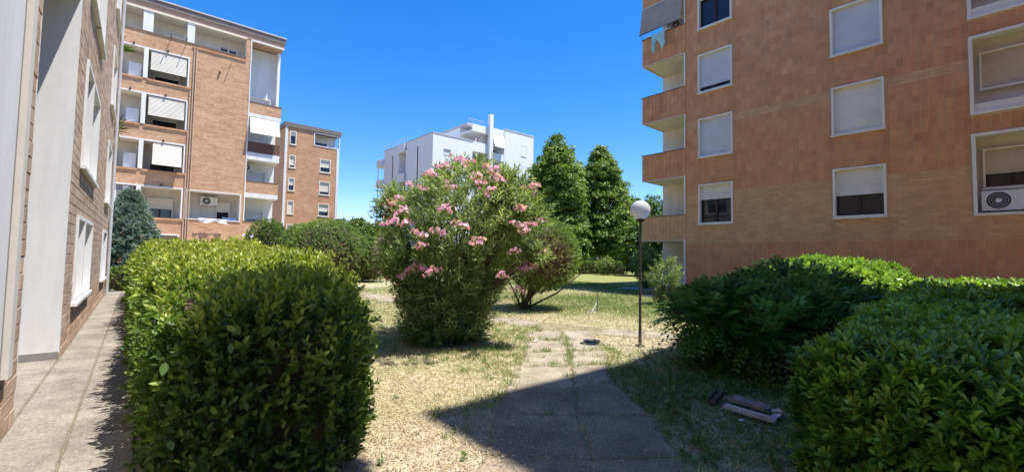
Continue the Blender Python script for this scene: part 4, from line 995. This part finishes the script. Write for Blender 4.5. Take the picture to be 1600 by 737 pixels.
def flower_mesh(seed, n=20):
    r = np.random.default_rng(seed); parts = []
    for i in range(n):
        d = r.normal(size=3); d[2] = abs(d[2])*.8+.05; d /= np.linalg.norm(d); p = d*r.uniform(.045, .12)*np.array([1.2, 1.2, .8])
        ax = d+r.normal(0, .35, 3); ax /= np.linalg.norm(ax); a = np.cross(ax, r.normal(size=3)); a /= np.linalg.norm(a); b = np.cross(ax, a)
        th = np.arange(5)*2*math.pi/5+r.uniform(0, 6)
        D_ = np.cos(th)[:, None]*a+np.sin(th)[:, None]*b+ax*0.25
        base = np.array([[0.85, 0.48, 0.68], [0.90, 0.66, 0.81], [0.78, 0.34, 0.56]])[r.integers(0, 3)]
        parts.append(leaves(np.tile(p, (5, 1)), D_, np.tile(ax, (5, 1)), r.uniform(.024, .032), 0.024, np.tile(base*r.uniform(.85, 1.1), (5, 1)), 'obo'))
        parts.append(leaves(np.array([[0, 0, -.04]]), p[None]+np.array([[0, 0, .045]]), np.array([[.3, .2, 1.]]), np.linalg.norm(p)+.05, .008, np.array([[.18, .2, .08]]), 'flat'))
    return bulk_mesh('flower_cluster', *cat_(parts))
# side branches that carry the lower and right-hand flower heads
for (px, py, dp, rx, ry, num) in ((812, 340, 7.7, .55, .5, 190), (828, 405, 7.6, .32, .3, 80), (622, 425, 7.45, .38, .28, 110), (612, 330, 7.9, .35, .45, 110), (790, 300, 7.9, .45, .4, 120)):
    c = at(px, py, dp); d = rdir(num); Pq = c+d*np.array([rx, rx, ry])*(rng.random((num, 1))**.5)
    V, T, C = sprigs(Pq-d*.1, d*.5+np.array([0, 0, .7])+rng.normal(0, .3, (num, 3)), 12, .24, .135, .021, GO, 'lance', .95, .35, np.clip(rng.normal(.5, .2, num), 0, 1), .1)
    br_ = link('branch', bulk_mesh('branch', V, T, C), M_leaf, OL)
    m = MB()
    for k in range(9): m.tube([bo+np.array([0, 0, .5])+(c-bo)*.15, (bo+c)/2+np.array([0, 0, .15]), Pq[k]], [.02, .014, .005], 5)
    m.build('branch_stem', M_bark, br_)
FM = [flower_mesh(i) for i in range(5)]
for me in FM: me.materials.append(M_pet)
fl = [(734, 256), (716, 250), (771, 270), (780, 283), (757, 262), (692, 262), (660, 296), (640, 290), (622, 312), (607, 322), (628, 332), (613, 345), (601, 352), (632, 352), (606, 434), (622, 440), (634, 430), (641, 424), (600, 427), (650, 420), (676, 426), (656, 368), (685, 364), (660, 386), (812, 328), (826, 296), (833, 294), (806, 352), (818, 356), (829, 352), (842, 349), (815, 362), (835, 402), (824, 414), (815, 422), (848, 396), (832, 420), (783, 432), (803, 395), (752, 290), (745, 278), (702, 292), (722, 355), (748, 380), (700, 330), (600, 380), (808, 455), (765, 300), (672, 275)]
side = {}
for i, (px, py) in enumerate(fl):
    z = CAMZ+(398-py)/85.0*0.93; rr_ = np.interp(z, [p[0] for p in prof], [p[1] for p in prof]); cx = 700+z/3.4*27
    off = abs(px-cx)/85.0/max(rr_, .3); dep = 7.95-rr_*math.sqrt(max(0.02, 1-min(off, 1)**2))*1.02-0.16
    p = at(px, py, dep)
    o = link('flower_cluster', FM[i % 5], M_pet, OL, p-np.array(OL.location)); s = random.uniform(.8, 1.3); o.scale = (s, s, s); o.rotation_euler = (random.uniform(-.4, .4), random.uniform(-.4, .4), random.uniform(0, 6))
# rounded bush behind it with dying patch
br = gnd(815, 483); cr = at(846, 402, 13.3)
def brownpatch(V, C):
    s = np.exp(-(((V-(cr+np.array([-0.35, -0.75, 0.05])))/np.array([.65, .65, .6]))**2).sum(1)); k = np.clip(s*1.2-0.25+rng.normal(0, .12, len(V)), 0, 1)[:, None]
    return C*(1-k)+np.array([0.20, 0.11, 0.075])*k
GB = [(0.08, 0.13, 0.034), (0.15, 0.22, 0.05), (0.25, 0.32, 0.08)]
rb = shrub('rounded_bush', 'domed bush on short stems with a brown dying patch behind the oleander', tuple(cr), (1.17, 1.17, 1.15), 3800, 7, 0.09, 0.06, 0.027, GB, amp=0.08, zmin=0.32, shell=0.18, cfun=brownpatch, core=0.8, trunks=0)
stems(rb, [((br[0]+rng.normal(0, .09), br[1]+rng.normal(0, .09), 0), (cr[0]+rng.normal(0, .5), cr[1]+rng.normal(0, .5), 1.2)) for _ in range(14)], 'stem', 0.035, M_bark)
Pq = br+rng.normal(0, .18, (70, 3))*np.array([1, 1, 0])+np.column_stack([np.zeros(70), np.zeros(70), rng.uniform(.02, .45, 70)])
V, T, C = sprigs(Pq, rdir(70)+np.array([0, 0, .8]), 8, 0.14, 0.07, 0.025, GB, 'fold'); setp(link('basal_shoots', bulk_mesh('basal_shoots', V, T, C), M_leaf, rb), kind='stuff')
# clipped round bushes on the left
def by(px, depth, z): p = at(px, 395, depth); return (p[0], p[1], z)
shrub('clipped_bush', 'large clipped rounded bush in front of the narrow brick block', by(517, 24.5, 1.55), (2.35, 2.2, 1.85), 4200, 6, 0.12, 0.10, 0.05, GB, 'clipped bushes near the brick blocks', kind='flat', amp=0.07, shell=0.14, core=.85, extra=[(by(578, 25.0, 1.15), (1.0, 1.2, 1.25), 0.25), (by(470, 25.0, 1.5), (1.3, 1.5, 1.75), 0.35)])
shrub('clipped_bush', 'smaller bright clipped bush in front of the corner balconies', by(421, 26.0, 1.5), (1.35, 1.4, 2.0), 2600, 6, 0.12, 0.10, 0.05, [(0.06, 0.10, 0.025), (0.11, 0.17, 0.035), (0.18, 0.24, 0.05)], 'clipped bushes near the brick blocks', kind='flat', amp=0.1, shell=0.16, core=.85)
# small oleanders near the brown block
GS = [(0.09, 0.14, 0.045), (0.16, 0.22, 0.07), (0.25, 0.30, 0.11)]
oleander('young_oleander', 'young pale leaved oleander on the lawn by the white recess', gnd(1037, 476), [(0, .3), (.4, .42), (.9, .6), (1.3, .5), (1.6, .15)], rgt*.15, 230, 0.15, 0.026, 3, GS, 11, 'young oleanders by the brown block', 14)
oleander('young_oleander', 'taller young oleander behind the lamp post', gnd(1008, 452), [(0, .25), (.6, .5), (1.3, .7), (1.9, .5), (2.2, .2)], rgt*.1, 260, 0.19, 0.034, 4, GS, 10, 'young oleanders by the brown block', 16)
shrub('small_shrub', 'small pale shrub in front of the far low hedge', by(950, 40, 0.75), (0.9, 0.9, 0.85), 260, 6, 0.16, 0.2, 0.08, GS, kind='flat', shell=.4, amp=.2, core=0.5, trunks=3)

# trees
def tree(name, label, base, h, crown, nclump, lpc, leaf, cols, group=None, trunk_r=0.18, mat=None, clr=0.85, cat='tree', kind='flat', lean=0.0):
    """crown: list of (height fraction, radius)"""
    base = np.array(base, float); o = empty(name, base, label, cat, group)
    zs = np.array([c[0] for c in crown])*h; rs = np.array([c[1] for c in crown])
    m = MB(); m.tube([base, base+[0.05, 0, h*.3], base+[0, .08, h*.6], base+[0, 0, h*.92]], [trunk_r, trunk_r*.75, trunk_r*.45, 0.03], 8)
    z = rng.uniform(zs[0], zs[-1], nclump*3); r = np.interp(z, zs, rs); ok = rng.random(len(z)) < (r/rs.max())**0.9; z, r = z[ok][:nclump], r[ok][:nclump]; n = len(z)
    th = rng.uniform(0, 6.283, n); q = np.sqrt(rng.uniform(.12, 1, n))
    d = np.column_stack([np.cos(th), np.sin(th), np.zeros(n)]); am = 1+.30*fbm(d*1.6+np.column_stack([z*0, z*0, z*.6])+base*.37, 1.4)
    Cc = base+d*(r*q*am)[:, None]+np.column_stack([np.zeros(n), np.zeros(n), z])
    for i in rng.choice(n, min(34, n), replace=False):
        s = base+np.array([0, 0, max(zs[0]*.6, z[i]*.72)]); m.tube([s, (s+Cc[i])/2+[0, 0, .15], Cc[i]], [trunk_r*.28, trunk_r*.18, .012], 5)
    m.build('trunk', M_bark, o)
    cr_ = clr*rng.uniform(.6, 1.15, n); k = lpc
    off = rdir(n*k); off[:, 2] = np.abs(off[:, 2])*.9-.15
    P = np.repeat(Cc, k, 0)+off*np.repeat(cr_, k)[:, None]*rng.uniform(.55, 1.05, (n*k, 1))
    Dl = unit(off*.5+rng.normal(0, .5, (n*k, 3))+np.array([0, 0, -.45])); Nl = unit(off+rng.normal(0, .35, (n*k, 3))+np.array([0, 0, .5]))
    cf = np.clip(np.repeat(rng.random(n), k)*.6+rng.random(n*k)*.4, 0, 1)
    V, T, C = leaves(P, Dl, Nl, leaf*np.exp(rng.normal(0, .2, n*k)), leaf*.8, pal(n*k, cols, .15, cf), kind)
    link('crown', bulk_mesh('crown', V, T, C), mat or M_leaf, o)
    return o
GT = [(0.09, 0.15, 0.028), (0.165, 0.25, 0.048), (0.26, 0.35, 0.075)]
def ontree(px, depth): p = at(px, 395, depth); return (p[0], p[1], 0.0)
cr1 = [(0.05, 3.1), (0.16, 4.0), (0.35, 3.85), (0.58, 3.05), (0.78, 2.0), (0.91, 1.05), (0.985, 0.3)]
tree('linden_tree', 'tall dense green tree in front of the white block', ontree(868, 45.5), 14.6, cr1, 900, 80, 0.23, GT, 'tall trees beyond the lawn', .22, clr=.68)
tree('linden_tree', 'tall green tree with dark bare lower trunk behind the low far hedge', ontree(939, 48), 13.9, [(0.13, 2.2), (0.22, 3.8), (0.40, 3.6), (0.62, 2.9), (0.80, 1.95), (0.92, 1.0), (0.99, 0.3)], 800, 80, 0.23, GT, 'tall trees beyond the lawn', .26, clr=.68)
bgt = [(985, 56, 9.6, 3.2, 'rounded tree between the tall trees and the brown block'), (1022, 62, 10.6, 3.6, 'broad tree rising behind the corner balconies'), (900, 62, 8.0, 3.6, 'low dark tree filling the gap between the two tall trees'), (960, 70, 8.0, 4.0, 'low dark tree behind the far hedge'), (1050, 58, 8.0, 3.4, 'dark tree hidden behind the white recess'), (800, 66, 7.0, 3.2, 'dark tree under the white block'), (560, 52, 5.6, 2.6, 'dark tree between the brick and white blocks'), (590, 56, 5.3, 2.4, 'small dark tree beside the foot of the white block'), (530, 58, 6.0, 2.3, 'dark tree at the end of the narrow brick block'), (1010, 40, 5.2, 2.0, 'shady undergrowth tree beyond the young oleanders')]
for px, dp, h, r_, lb in bgt:
    tree('background_tree', lb, ontree(px, dp), h, [(0.08, r_*.8), (0.35, r_), (0.6, r_*.95), (0.85, r_*.6), (0.99, r_*.15)], 240, 60, 0.28, [(0.055, 0.10, 0.02), (0.10, 0.165, 0.034), (0.155, 0.23, 0.05)], 'background trees', .18, clr=.65)
# blue conifer
def conifer(base, h, rad):
    base = np.array(base, float); o = empty('blue_conifer', base, 'blue grey conifer at the end of the walkway beside the near brick building', 'conifer')
    m = MB(); m.tube([base, base+[0, 0, h*.5], base+[0, 0, h*.95]], [.16, .1, .02], 8); m.build('trunk', M_bark, o)
    n = 3600; z = rng.uniform(.03, 1, n)**1.1; r = rad*np.interp(z, [0, .2, .5, .8, 1], [.85, 1, .82, .45, .06]); th = rng.uniform(0, 6.283, n)
    d = np.column_stack([np.cos(th), np.sin(th), np.zeros(n)]); q = rng.uniform(.45, 1, n)**.6
    P = base+d*(r*q*(1+.2*fbm(d*1.6+z[:, None]*3, 1.4)))[:, None]+np.column_stack([z*0, z*0, z*h])
    D_ = unit(d+np.array([0, 0, .5])+rng.normal(0, .4, (n, 3)))
    V, T, C = sprigs(P, D_, 12, .2, .15, .035, [(0.09, 0.14, 0.13), (0.15, 0.215, 0.205), (0.22, 0.29, 0.28)], 'flat', .8, .2, np.clip(.45+.35*fbm(P, 2)+rng.normal(0, .1, n), 0, 1)); link('foliage', bulk_mesh('foliage', V, T, C), M_leaf, o)
    m = MB()
    for i in range(60): m.tube([base+[0, 0, P[i, 2]*.85], P[i]], [.03, .008], 4)
    m.build('branch', M_bark, o)
conifer(by(200, 18.5, 0), 4.0, 1.15)
shrub('leafy_shrub', 'low leafy shrub at the far end of the walkway under the conifer', (-0.35, 22.6, 0.45), (0.6, 0.5, 0.55), 350, 7, .1, .09, .045, GB, kind='flat')
# far low hedge
pf = [by(868, 41, 0)[:2], by(978, 43, 0)[:2], by(978, 44.5, 0)[:2], by(868, 42.5, 0)[:2]]
H3 = empty('far_hedge', (*np.mean(pf, 0), 0), 'low clipped hedge at the far edge of the lawn under the tall trees', 'hedge')
hF = lambda Q: np.full(len(Q), 1.12)
P, Nn = hedge_samples(pf, hF, (lambda Q: np.full(len(Q), 55.0), 55), 0.2, 0.05); n = len(P)
V, T, C = sprigs(P, Nn+rng.normal(0, .4, (n, 3)), 6, .12, .13, .07, [(0.08, 0.13, 0.03), (0.15, 0.21, 0.045)], 'flat'); link('foliage', bulk_mesh('foliage', V, T, C), M_leaf, H3)
core_mesh('branch_core', pf, hF, 0.2, M_twig, H3)
pf2 = [by(560, 46, 0)[:2], by(860, 60, 0)[:2], by(860, 62, 0)[:2], by(560, 48, 0)[:2]]
H4 = empty('boundary_hedge', (*np.mean(pf2, 0), 0), 'tall dark boundary hedge at the foot of the white block', 'hedge')
hF2 = lambda Q: np.full(len(Q), 2.0)
P, Nn = hedge_samples(pf2, hF2, (lambda Q: np.full(len(Q), 26.0), 26), 0.25, 0.15); n = len(P)
V, T, C = sprigs(P, Nn+rng.normal(0, .4, (n, 3)), 6, .18, .2, .1, GT, 'flat'); link('foliage', bulk_mesh('foliage', V, T, C), M_leaf, H4)
core_mesh('branch_core', pf2, hF2, 0.25, M_twig, H4)
# unseen tree added beside the viewer, its bough shaped to shade the hedge end
def bough_tree():
    base = np.array([3.6, -3.2, 0.0]); o = empty('added_shade_tree', base, 'unseen tree added beside the near block, its leafy bough shading the hedge end', 'tree')
    m = MB(); m.tube([base, base+[0, .3, 4.5], [3.4, -1.8, 7.6], [3.0, 0.2, 9.2], [2.9, 2.6, 9.8]], [.2, .16, .12, .08, .02], 8); m.build('trunk', M_bark, o)
    n = 7500; d = rdir(n); q = rng.random(n)**.45
    P = np.array([2.98, 0.55, 9.6])+d*q[:, None]*np.array([.68, 2.5, .6])
    V, T, C = leaves(P, rdir(n), rng.normal(0, .4, (n, 3))+np.array([0, 0, 1.0]), .17, .12, pal(n, GT), 'flat'); link('crown', bulk_mesh('crown', V, T, C), M_leaf, o)
bough_tree()

# ------------------------------------------------------------------ grass and litter
def lawn_points(n, rmax=26):
    """random lawn points in view, denser nearby"""
    px = rng.uniform(540, 1330, n); t = rng.random(n)
    py = 420+(745-420)*t**0.9
    d = fwd[None]+rgt[None]*((px-800)/FPX)[:, None]-upv[None]*((py-CYP)/FPX)[:, None]
    k = (0-CAMZ)/d[:, 2]; P = d*k[:, None]; P[:, 2] = 0
    ok = (k > 0) & (np.hypot(P[:, 0], P[:, 1]) < rmax); return P[ok]
def offpath(P, margin=0.0):
    a = in_poly(P[:, :2], bl); b = np.zeros(len(P), bool)
    for i in range(len(cs)-1): b |= in_poly(P[:, :2], [cs[i][0], cs[i][1], cs[i+1][1], cs[i+1][0]])
    return a, b
G1 = rng.uniform((1.2, 1.0), (22, 20), (1100000, 2)); dd = np.hypot(G1[:, 0], G1[:, 1]); ang = np.arctan2(G1[:, 0], G1[:, 1])
G1 = G1[(rng.random(len(G1)) < np.clip(5.5/dd, 0, 1)**1.25) & (ang > R(14)) & (ang < R(84))]
G1 = np.column_stack([G1, np.zeros(len(G1))]); a, b = offpath(G1)
# joints and edges of the slabs stay grassy
ja = np.zeros(len(G1), bool)
for i in range(NR-1):
    for k in (0, 1):
        q = [rows[i][k], rows[i][k+1], rows[i+1][k+1], rows[i+1][k]]
        ja |= in_poly(G1[:, :2], inset(q, 0.05 if i < 3 else 0.12))
jb = np.zeros(len(G1), bool)
for i in range(len(cs)-1):
    w0, w1 = np.array(cs[i][0]), np.array(cs[i][1]); x0, x1 = np.array(cs[i+1][0]), np.array(cs[i+1][1])
    jb |= in_poly(G1[:, :2], [tuple(w0+(w1-w0)*.16), tuple(w1+(w0-w1)*.16), tuple(x1+(x0-x1)*.16), tuple(x0+(x1-x0)*.16)])
u = rng.random(len(G1)); tuft = fbm(G1, 2.2) > .25
keep = ~(ja & (u > .015)) & ~(a & ~ja & (u > .35)) & ~(jb & (u > np.where(tuft, .5, .08))) & ~(b & ~jb & (u > .6)) & ~in_poly(G1[:, :2], polyR) & ~in_poly(G1[:, :2], polyL)
G1 = G1[keep]; n = len(G1)
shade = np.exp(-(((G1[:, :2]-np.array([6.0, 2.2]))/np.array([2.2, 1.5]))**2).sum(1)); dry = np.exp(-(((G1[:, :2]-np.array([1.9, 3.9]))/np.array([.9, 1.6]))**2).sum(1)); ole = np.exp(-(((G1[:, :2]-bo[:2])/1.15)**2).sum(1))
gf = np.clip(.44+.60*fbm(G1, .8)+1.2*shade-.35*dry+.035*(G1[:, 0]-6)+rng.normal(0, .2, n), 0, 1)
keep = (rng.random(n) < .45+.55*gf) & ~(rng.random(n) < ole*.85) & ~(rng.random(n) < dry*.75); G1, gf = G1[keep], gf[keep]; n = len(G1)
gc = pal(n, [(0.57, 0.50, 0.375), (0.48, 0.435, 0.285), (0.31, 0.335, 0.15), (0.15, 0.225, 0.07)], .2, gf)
Dg = unit(rng.normal(0, .8, (n, 3))*np.array([1, 1, .2])+np.array([0, 0, .45]))
rd = np.hypot(G1[:, 0], G1[:, 1]); Lg = rng.uniform(.03, .075, n)*(1+np.clip(rd-8, 0, 12)*.07)
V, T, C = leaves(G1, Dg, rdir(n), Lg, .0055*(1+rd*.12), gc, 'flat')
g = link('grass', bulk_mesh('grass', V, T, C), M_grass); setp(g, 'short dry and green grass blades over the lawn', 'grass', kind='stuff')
Tp = np.concatenate([rng.uniform((1.5, 1.2), (14, 15), (2600, 2)), rng.normal((5.9, 5.3), (1.2, 1.2), (500, 2)), rng.normal((7.6, 6.2), (.7, 1.2), (350, 2))])
Tp = Tp[(fbm(np.column_stack([Tp, Tp[:, 0]*0]), .8) > -.25) & ~in_poly(Tp, polyL) & ~in_poly(Tp, polyR)]; a_ = np.zeros(len(Tp), bool)
for i in range(3):
    a_ |= in_poly(Tp, inset([rows[i][0], rows[i][2], rows[i+1][2], rows[i+1][0]], .06))
for i in range(3, NR-1):
    for k in (0, 1): a_ |= in_poly(Tp, inset([rows[i][k], rows[i][k+1], rows[i+1][k+1], rows[i+1][k]], .13)) & (rng.random(len(Tp)) < .93)
a_ |= np.exp(-(((Tp-gnd(1170, 648)[:2])/np.array([.75, .45]))**2).sum(1)) > .3
Tp = Tp[~a_]; kk = 16; Tq = np.repeat(Tp, kk, 0)+rng.normal(0, .035, (len(Tp)*kk, 2)); n = len(Tq); Tq = np.column_stack([Tq, np.zeros(n)])
tcf = np.clip(np.repeat(rng.normal(.62, .25, len(Tp)), kk)+rng.normal(0, .12, n), 0, 1)
V, T, C = leaves(Tq, unit(rng.normal(0, .5, (n, 3))*np.array([1, 1, .2])+np.array([0, 0, .8])), rdir(n), rng.uniform(.05, .12, n), .0075, pal(n, [(0.50, 0.45, 0.30), (0.36, 0.38, 0.17), (0.20, 0.28, 0.08), (0.12, 0.22, 0.05)], .2, tcf), 'flat')
g = link('grass_tufts', bulk_mesh('grass_tufts', V, T, C), M_grass); setp(g, 'scattered longer grass tufts on the lawn and between the slabs', 'grass', kind='stuff')
# dead leaves and clippings
Lp = np.concatenate([rng.normal((2.0, 4.0), (.75, 1.3), (15000, 2)), rng.normal(bo[:2]+np.array([0, -.2]), (1.0, .9), (5000, 2)), rng.normal((4.5, 2.4), (.9, .7), (1300, 2)), rng.uniform((1.4, 1.5), (9, 9), (5000, 2))])
Lp = np.column_stack([Lp, np.full(len(Lp), .012)]); a, b = offpath(Lp); Lp[a | b, 2] = .036; Lp = Lp[~in_poly(Lp[:, :2], polyL) & ~(a & (rng.random(len(Lp)) > .35))]; n = len(Lp)
V, T, C = leaves(Lp, rng.normal(0, 1, (n, 3))*np.array([1, 1, .12]), rng.normal(0, .3, (n, 3))+np.array([0, 0, 1.]), rng.uniform(.012, .036, n), rng.uniform(.006, .015, n), pal(n, [(0.20, 0.13, 0.07), (0.40, 0.30, 0.185), (0.55, 0.45, 0.31), (0.48, 0.40, 0.22)], .22), 'fold')
V[:, 2] = np.maximum(V[:, 2], .005); g = link('leaf_litter', bulk_mesh('leaf_litter', V, T, C), M_grass); setp(g, 'dry fallen leaves and hedge clippings scattered on the lawn', 'leaf litter', kind='stuff')
# weeds in the shade
Wp = np.column_stack([rng.normal((6.0, 2.2), (1.3, .8), (1500, 2)), np.full(1500, .0)]); a, b = offpath(Wp); Wp = Wp[~(a | b) & ~in_poly(Wp[:, :2], polyR)]; Wp = Wp[np.exp(-(((Wp[:, :2]-gnd(1170, 648)[:2])/np.array([.75, .45]))**2).sum(1)) < .3]; n = len(Wp)
V, T, C = sprigs(Wp, rng.normal(0, .4, (n, 3))+np.array([0, 0, 1.]), 6, .05, .05, .024, [(0.06, 0.13, 0.03), (0.13, 0.23, 0.05)], 'flat', 1.2); g = link('weeds', bulk_mesh('weeds', V, T, C), M_leaf); setp(g, 'low green weeds growing in the shade beside the slab path', 'weeds', kind='stuff')

# ------------------------------------------------------------------ small things
def lamp(loc, label, name='globe_lamp'):
    loc = np.array(loc, float); o = empty(name, loc, label, 'lamp post', 'globe lamp posts')
    m = MB(); m.lathe([(0.001, .03), (0.075, .03), (0.085, .012), (0.085, 0.002), (0.03, .034), (0.028, .3), (0.024, .32), (0.023, 2.30)], loc, 12); m.build('pole', M_pole, o, True)
    m = MB(); m.lathe([(0.001, 2.27), (0.06, 2.27), (0.075, 2.31), (0.065, 2.345), (0.001, 2.345)], loc, 14); m.build('collar', M_dark, o)
    m = MB(); prof = [(max(1e-3, .18*math.sin(t)), 2.49-.18*math.cos(t)) for t in np.linspace(0, math.pi, 19)]; m.lathe(prof, loc, 28); m.build('globe', M_globe, o, True)
    m = MB(); m.lathe([(.001, 2.34), (.03, 2.34), (.035, 2.42), (.02, 2.52), (.001, 2.53)], loc, 10); m.build('bulb', M_cloth, o, True)
lamp(gnd(1000, 541), 'slim dark lamp post with clear globe at the edge of the shade')
p = at(995, 400, 58); lamp((p[0], p[1], 0), 'distant globe lamp post among the dark trees')
# inspection cover
pm = gnd(925, 534); o = empty('manhole_cover', (pm[0], pm[1], 0.02), 'dark iron inspection cover lying on the slab path', 'manhole cover')
m = MB(); m.lathe([(.001, .006), (.13, .006), (.14, .012), (.155, .012), (.165, .0)], (pm[0], pm[1], .02), 24); m.build('lid', M_dark, o)
m = MB(); 
for r_ in (.04, .08, .115): m.tube([(pm[0]+r_*math.cos(t), pm[1]+r_*math.sin(t), .028) for t in np.linspace(0, 6.283, 21)], .006, 4, False)
m.build('ridge', M_dark, o)
# bent stake / broken stand on the lawn
ps = gnd(930, 489); o = empty('broken_stand', ps, 'broken white metal stand leaning on a dark stake in the lawn', 'stand')
q = lambda dx, z, dy=0: ps+rgt*np.array([1, 1, 0])*dx+np.array([fwd[0], fwd[1], 0])*dy+np.array([0, 0, z])
m = MB(); m.tube([q(.06, 0), q(.05, .62)], .012, 6); m.build('stake', M_dark, o)
m = MB(); m.tube([q(-.2, .03), q(.0, .035), q(.05, .42)], .014, 6); m.tube([q(-.14, .02, -.15), q(.04, .3)], .012, 6); m.tube([q(-.22, .02, .1), q(.08, .02, -.1)], .012, 6); m.build('leg', M_cloth, o)
# heap of broken boards beside the hedge
def board(name, a, b, wdt, th, label, mat, groove=True):
    a, b = np.array(a, float), np.array(b, float); d = unit(b-a); s = unit(np.cross(d, (0, 0, 1.0))); u = np.cross(s, d); m = MB()
    prof = [(-.5, 0), (-.5, 1), (-.38, 1.0), (-.34, .45), (.34, .45), (.38, 1.0), (.5, 1), (.5, 0)]
    for e in (a, b):
        for x, y in prof: m.v.append(tuple(e+s*x*wdt+u*y*th)); m.c.append(None)
    n = len(prof)
    for i in range(n): j = (i+1) % n; m.f.append((i, j, n+j, n+i))
    m.f += [tuple(range(n))[::-1], tuple(n+i for i in range(n))]
    return setp(m.build(name, mat), label, 'scrap')
M_scrap = mottled('weathered_metal', (0.58, 0.60, 0.68), (0.34, 0.36, 0.42), 9, 0.35)
M_scrap2 = mottled('weathered_board', (0.32, 0.31, 0.33), (0.17, 0.16, 0.17), 9, 0.6)
a, b = gnd(1132, 643), gnd(1212, 666); board('metal_channel', a+[0, 0, .05], b+[0, 0, .04], .08, .035, 'pale bent metal channel lying in the shade by the hedge', M_scrap)
a, b = gnd(1142, 632), gnd(1200, 650); board('shutter_box_panel', a+[0, 0, .06], b+[0, 0, .06], .14, .045, 'grey broken shutter panel lying behind the pale metal channel', M_scrap2)
a, b = gnd(1112, 634), gnd(1126, 626); board('wood_stub', a+[0, 0, .02], b+[0, 0, .08], .09, .05, 'brown wooden stub at the end of the scrap pile', M_bark)
a, b = gnd(1203, 654), gnd(1219, 658); board('scrap_plate', a+[0, 0, .02], b+[0, 0, .05], .16, .012, 'small flat grey plate beside the scrap panel', M_scrap)
a, b = gnd(1207, 646), gnd(1222, 647); board('tan_scrap', a+[0, 0, .02], b+[0, 0, .03], .08, .02, 'small tan piece of board behind the grey plate', M_cream)
a, b = gnd(1157, 659), gnd(1163, 658); board('paper_scrap', a+[0, 0, .012], b+[0, 0, .016], .05, .006, 'white paper scrap in front of the pale metal channel', M_cloth)
a, b = gnd(834, 535), gnd(840, 535); board('paper_litter', a+[0, 0, .03], b+[0, 0, .035], .07, .006, 'white paper litter beside the slab path', M_cloth)
# parked car glimpsed beyond the bushes
def car():
    pc = at(609, 400, 40); o = empty('parked_car', (pc[0], pc[1], 0), 'white parked car glimpsed between the clipped bush and the oleander', 'car')
    F = lambda u, v, w_: (pc[0]+u*.95+w_*.3, pc[1]+w_*.95-u*.3, v)
    pr = [(-2.0, .35), (-2.05, .75), (-1.2, .92), (-.7, 1.42), (.7, 1.45), (1.45, .98), (2.0, .9), (2.05, .4)]
    m = MB()
    for w_ in (-.82, .82):
        for u, v in pr: m.v.append(F(u, v, w_*(0.86 if v > 1.2 else 1))); m.c.append(None)
    n = len(pr)
    for i in range(n): j = (i+1) % n; m.f.append((i, j, n+j, n+i))
    m.f += [tuple(range(n))[::-1], tuple(n+i for i in range(n))]; m.build('body', M_ac, o)
    for s in (-1, 1):
        m = MB(); m.v = [F(u, v, s*(.84-.12*(v > 1.2))) for u, v in ((-1.0, .98), (-.62, 1.36), (.62, 1.38), (1.15, 1.0))]; m.f = [(0, 1, 2, 3)]; m.c = [None]*4; m.build('window', M_glass, o)
        for u in (-1.25, 1.25):
            m = MB(); m.lathe([(.001, -.1), (.3, -.1), (.32, 0), (.3, .1), (.001, .1)], (0, 0, 0), 16); m.v = [F(u+v[0], .32+v[1], s*.76+v[2]) for v in m.v]; m.build('wheel', M_dark, o)
car()
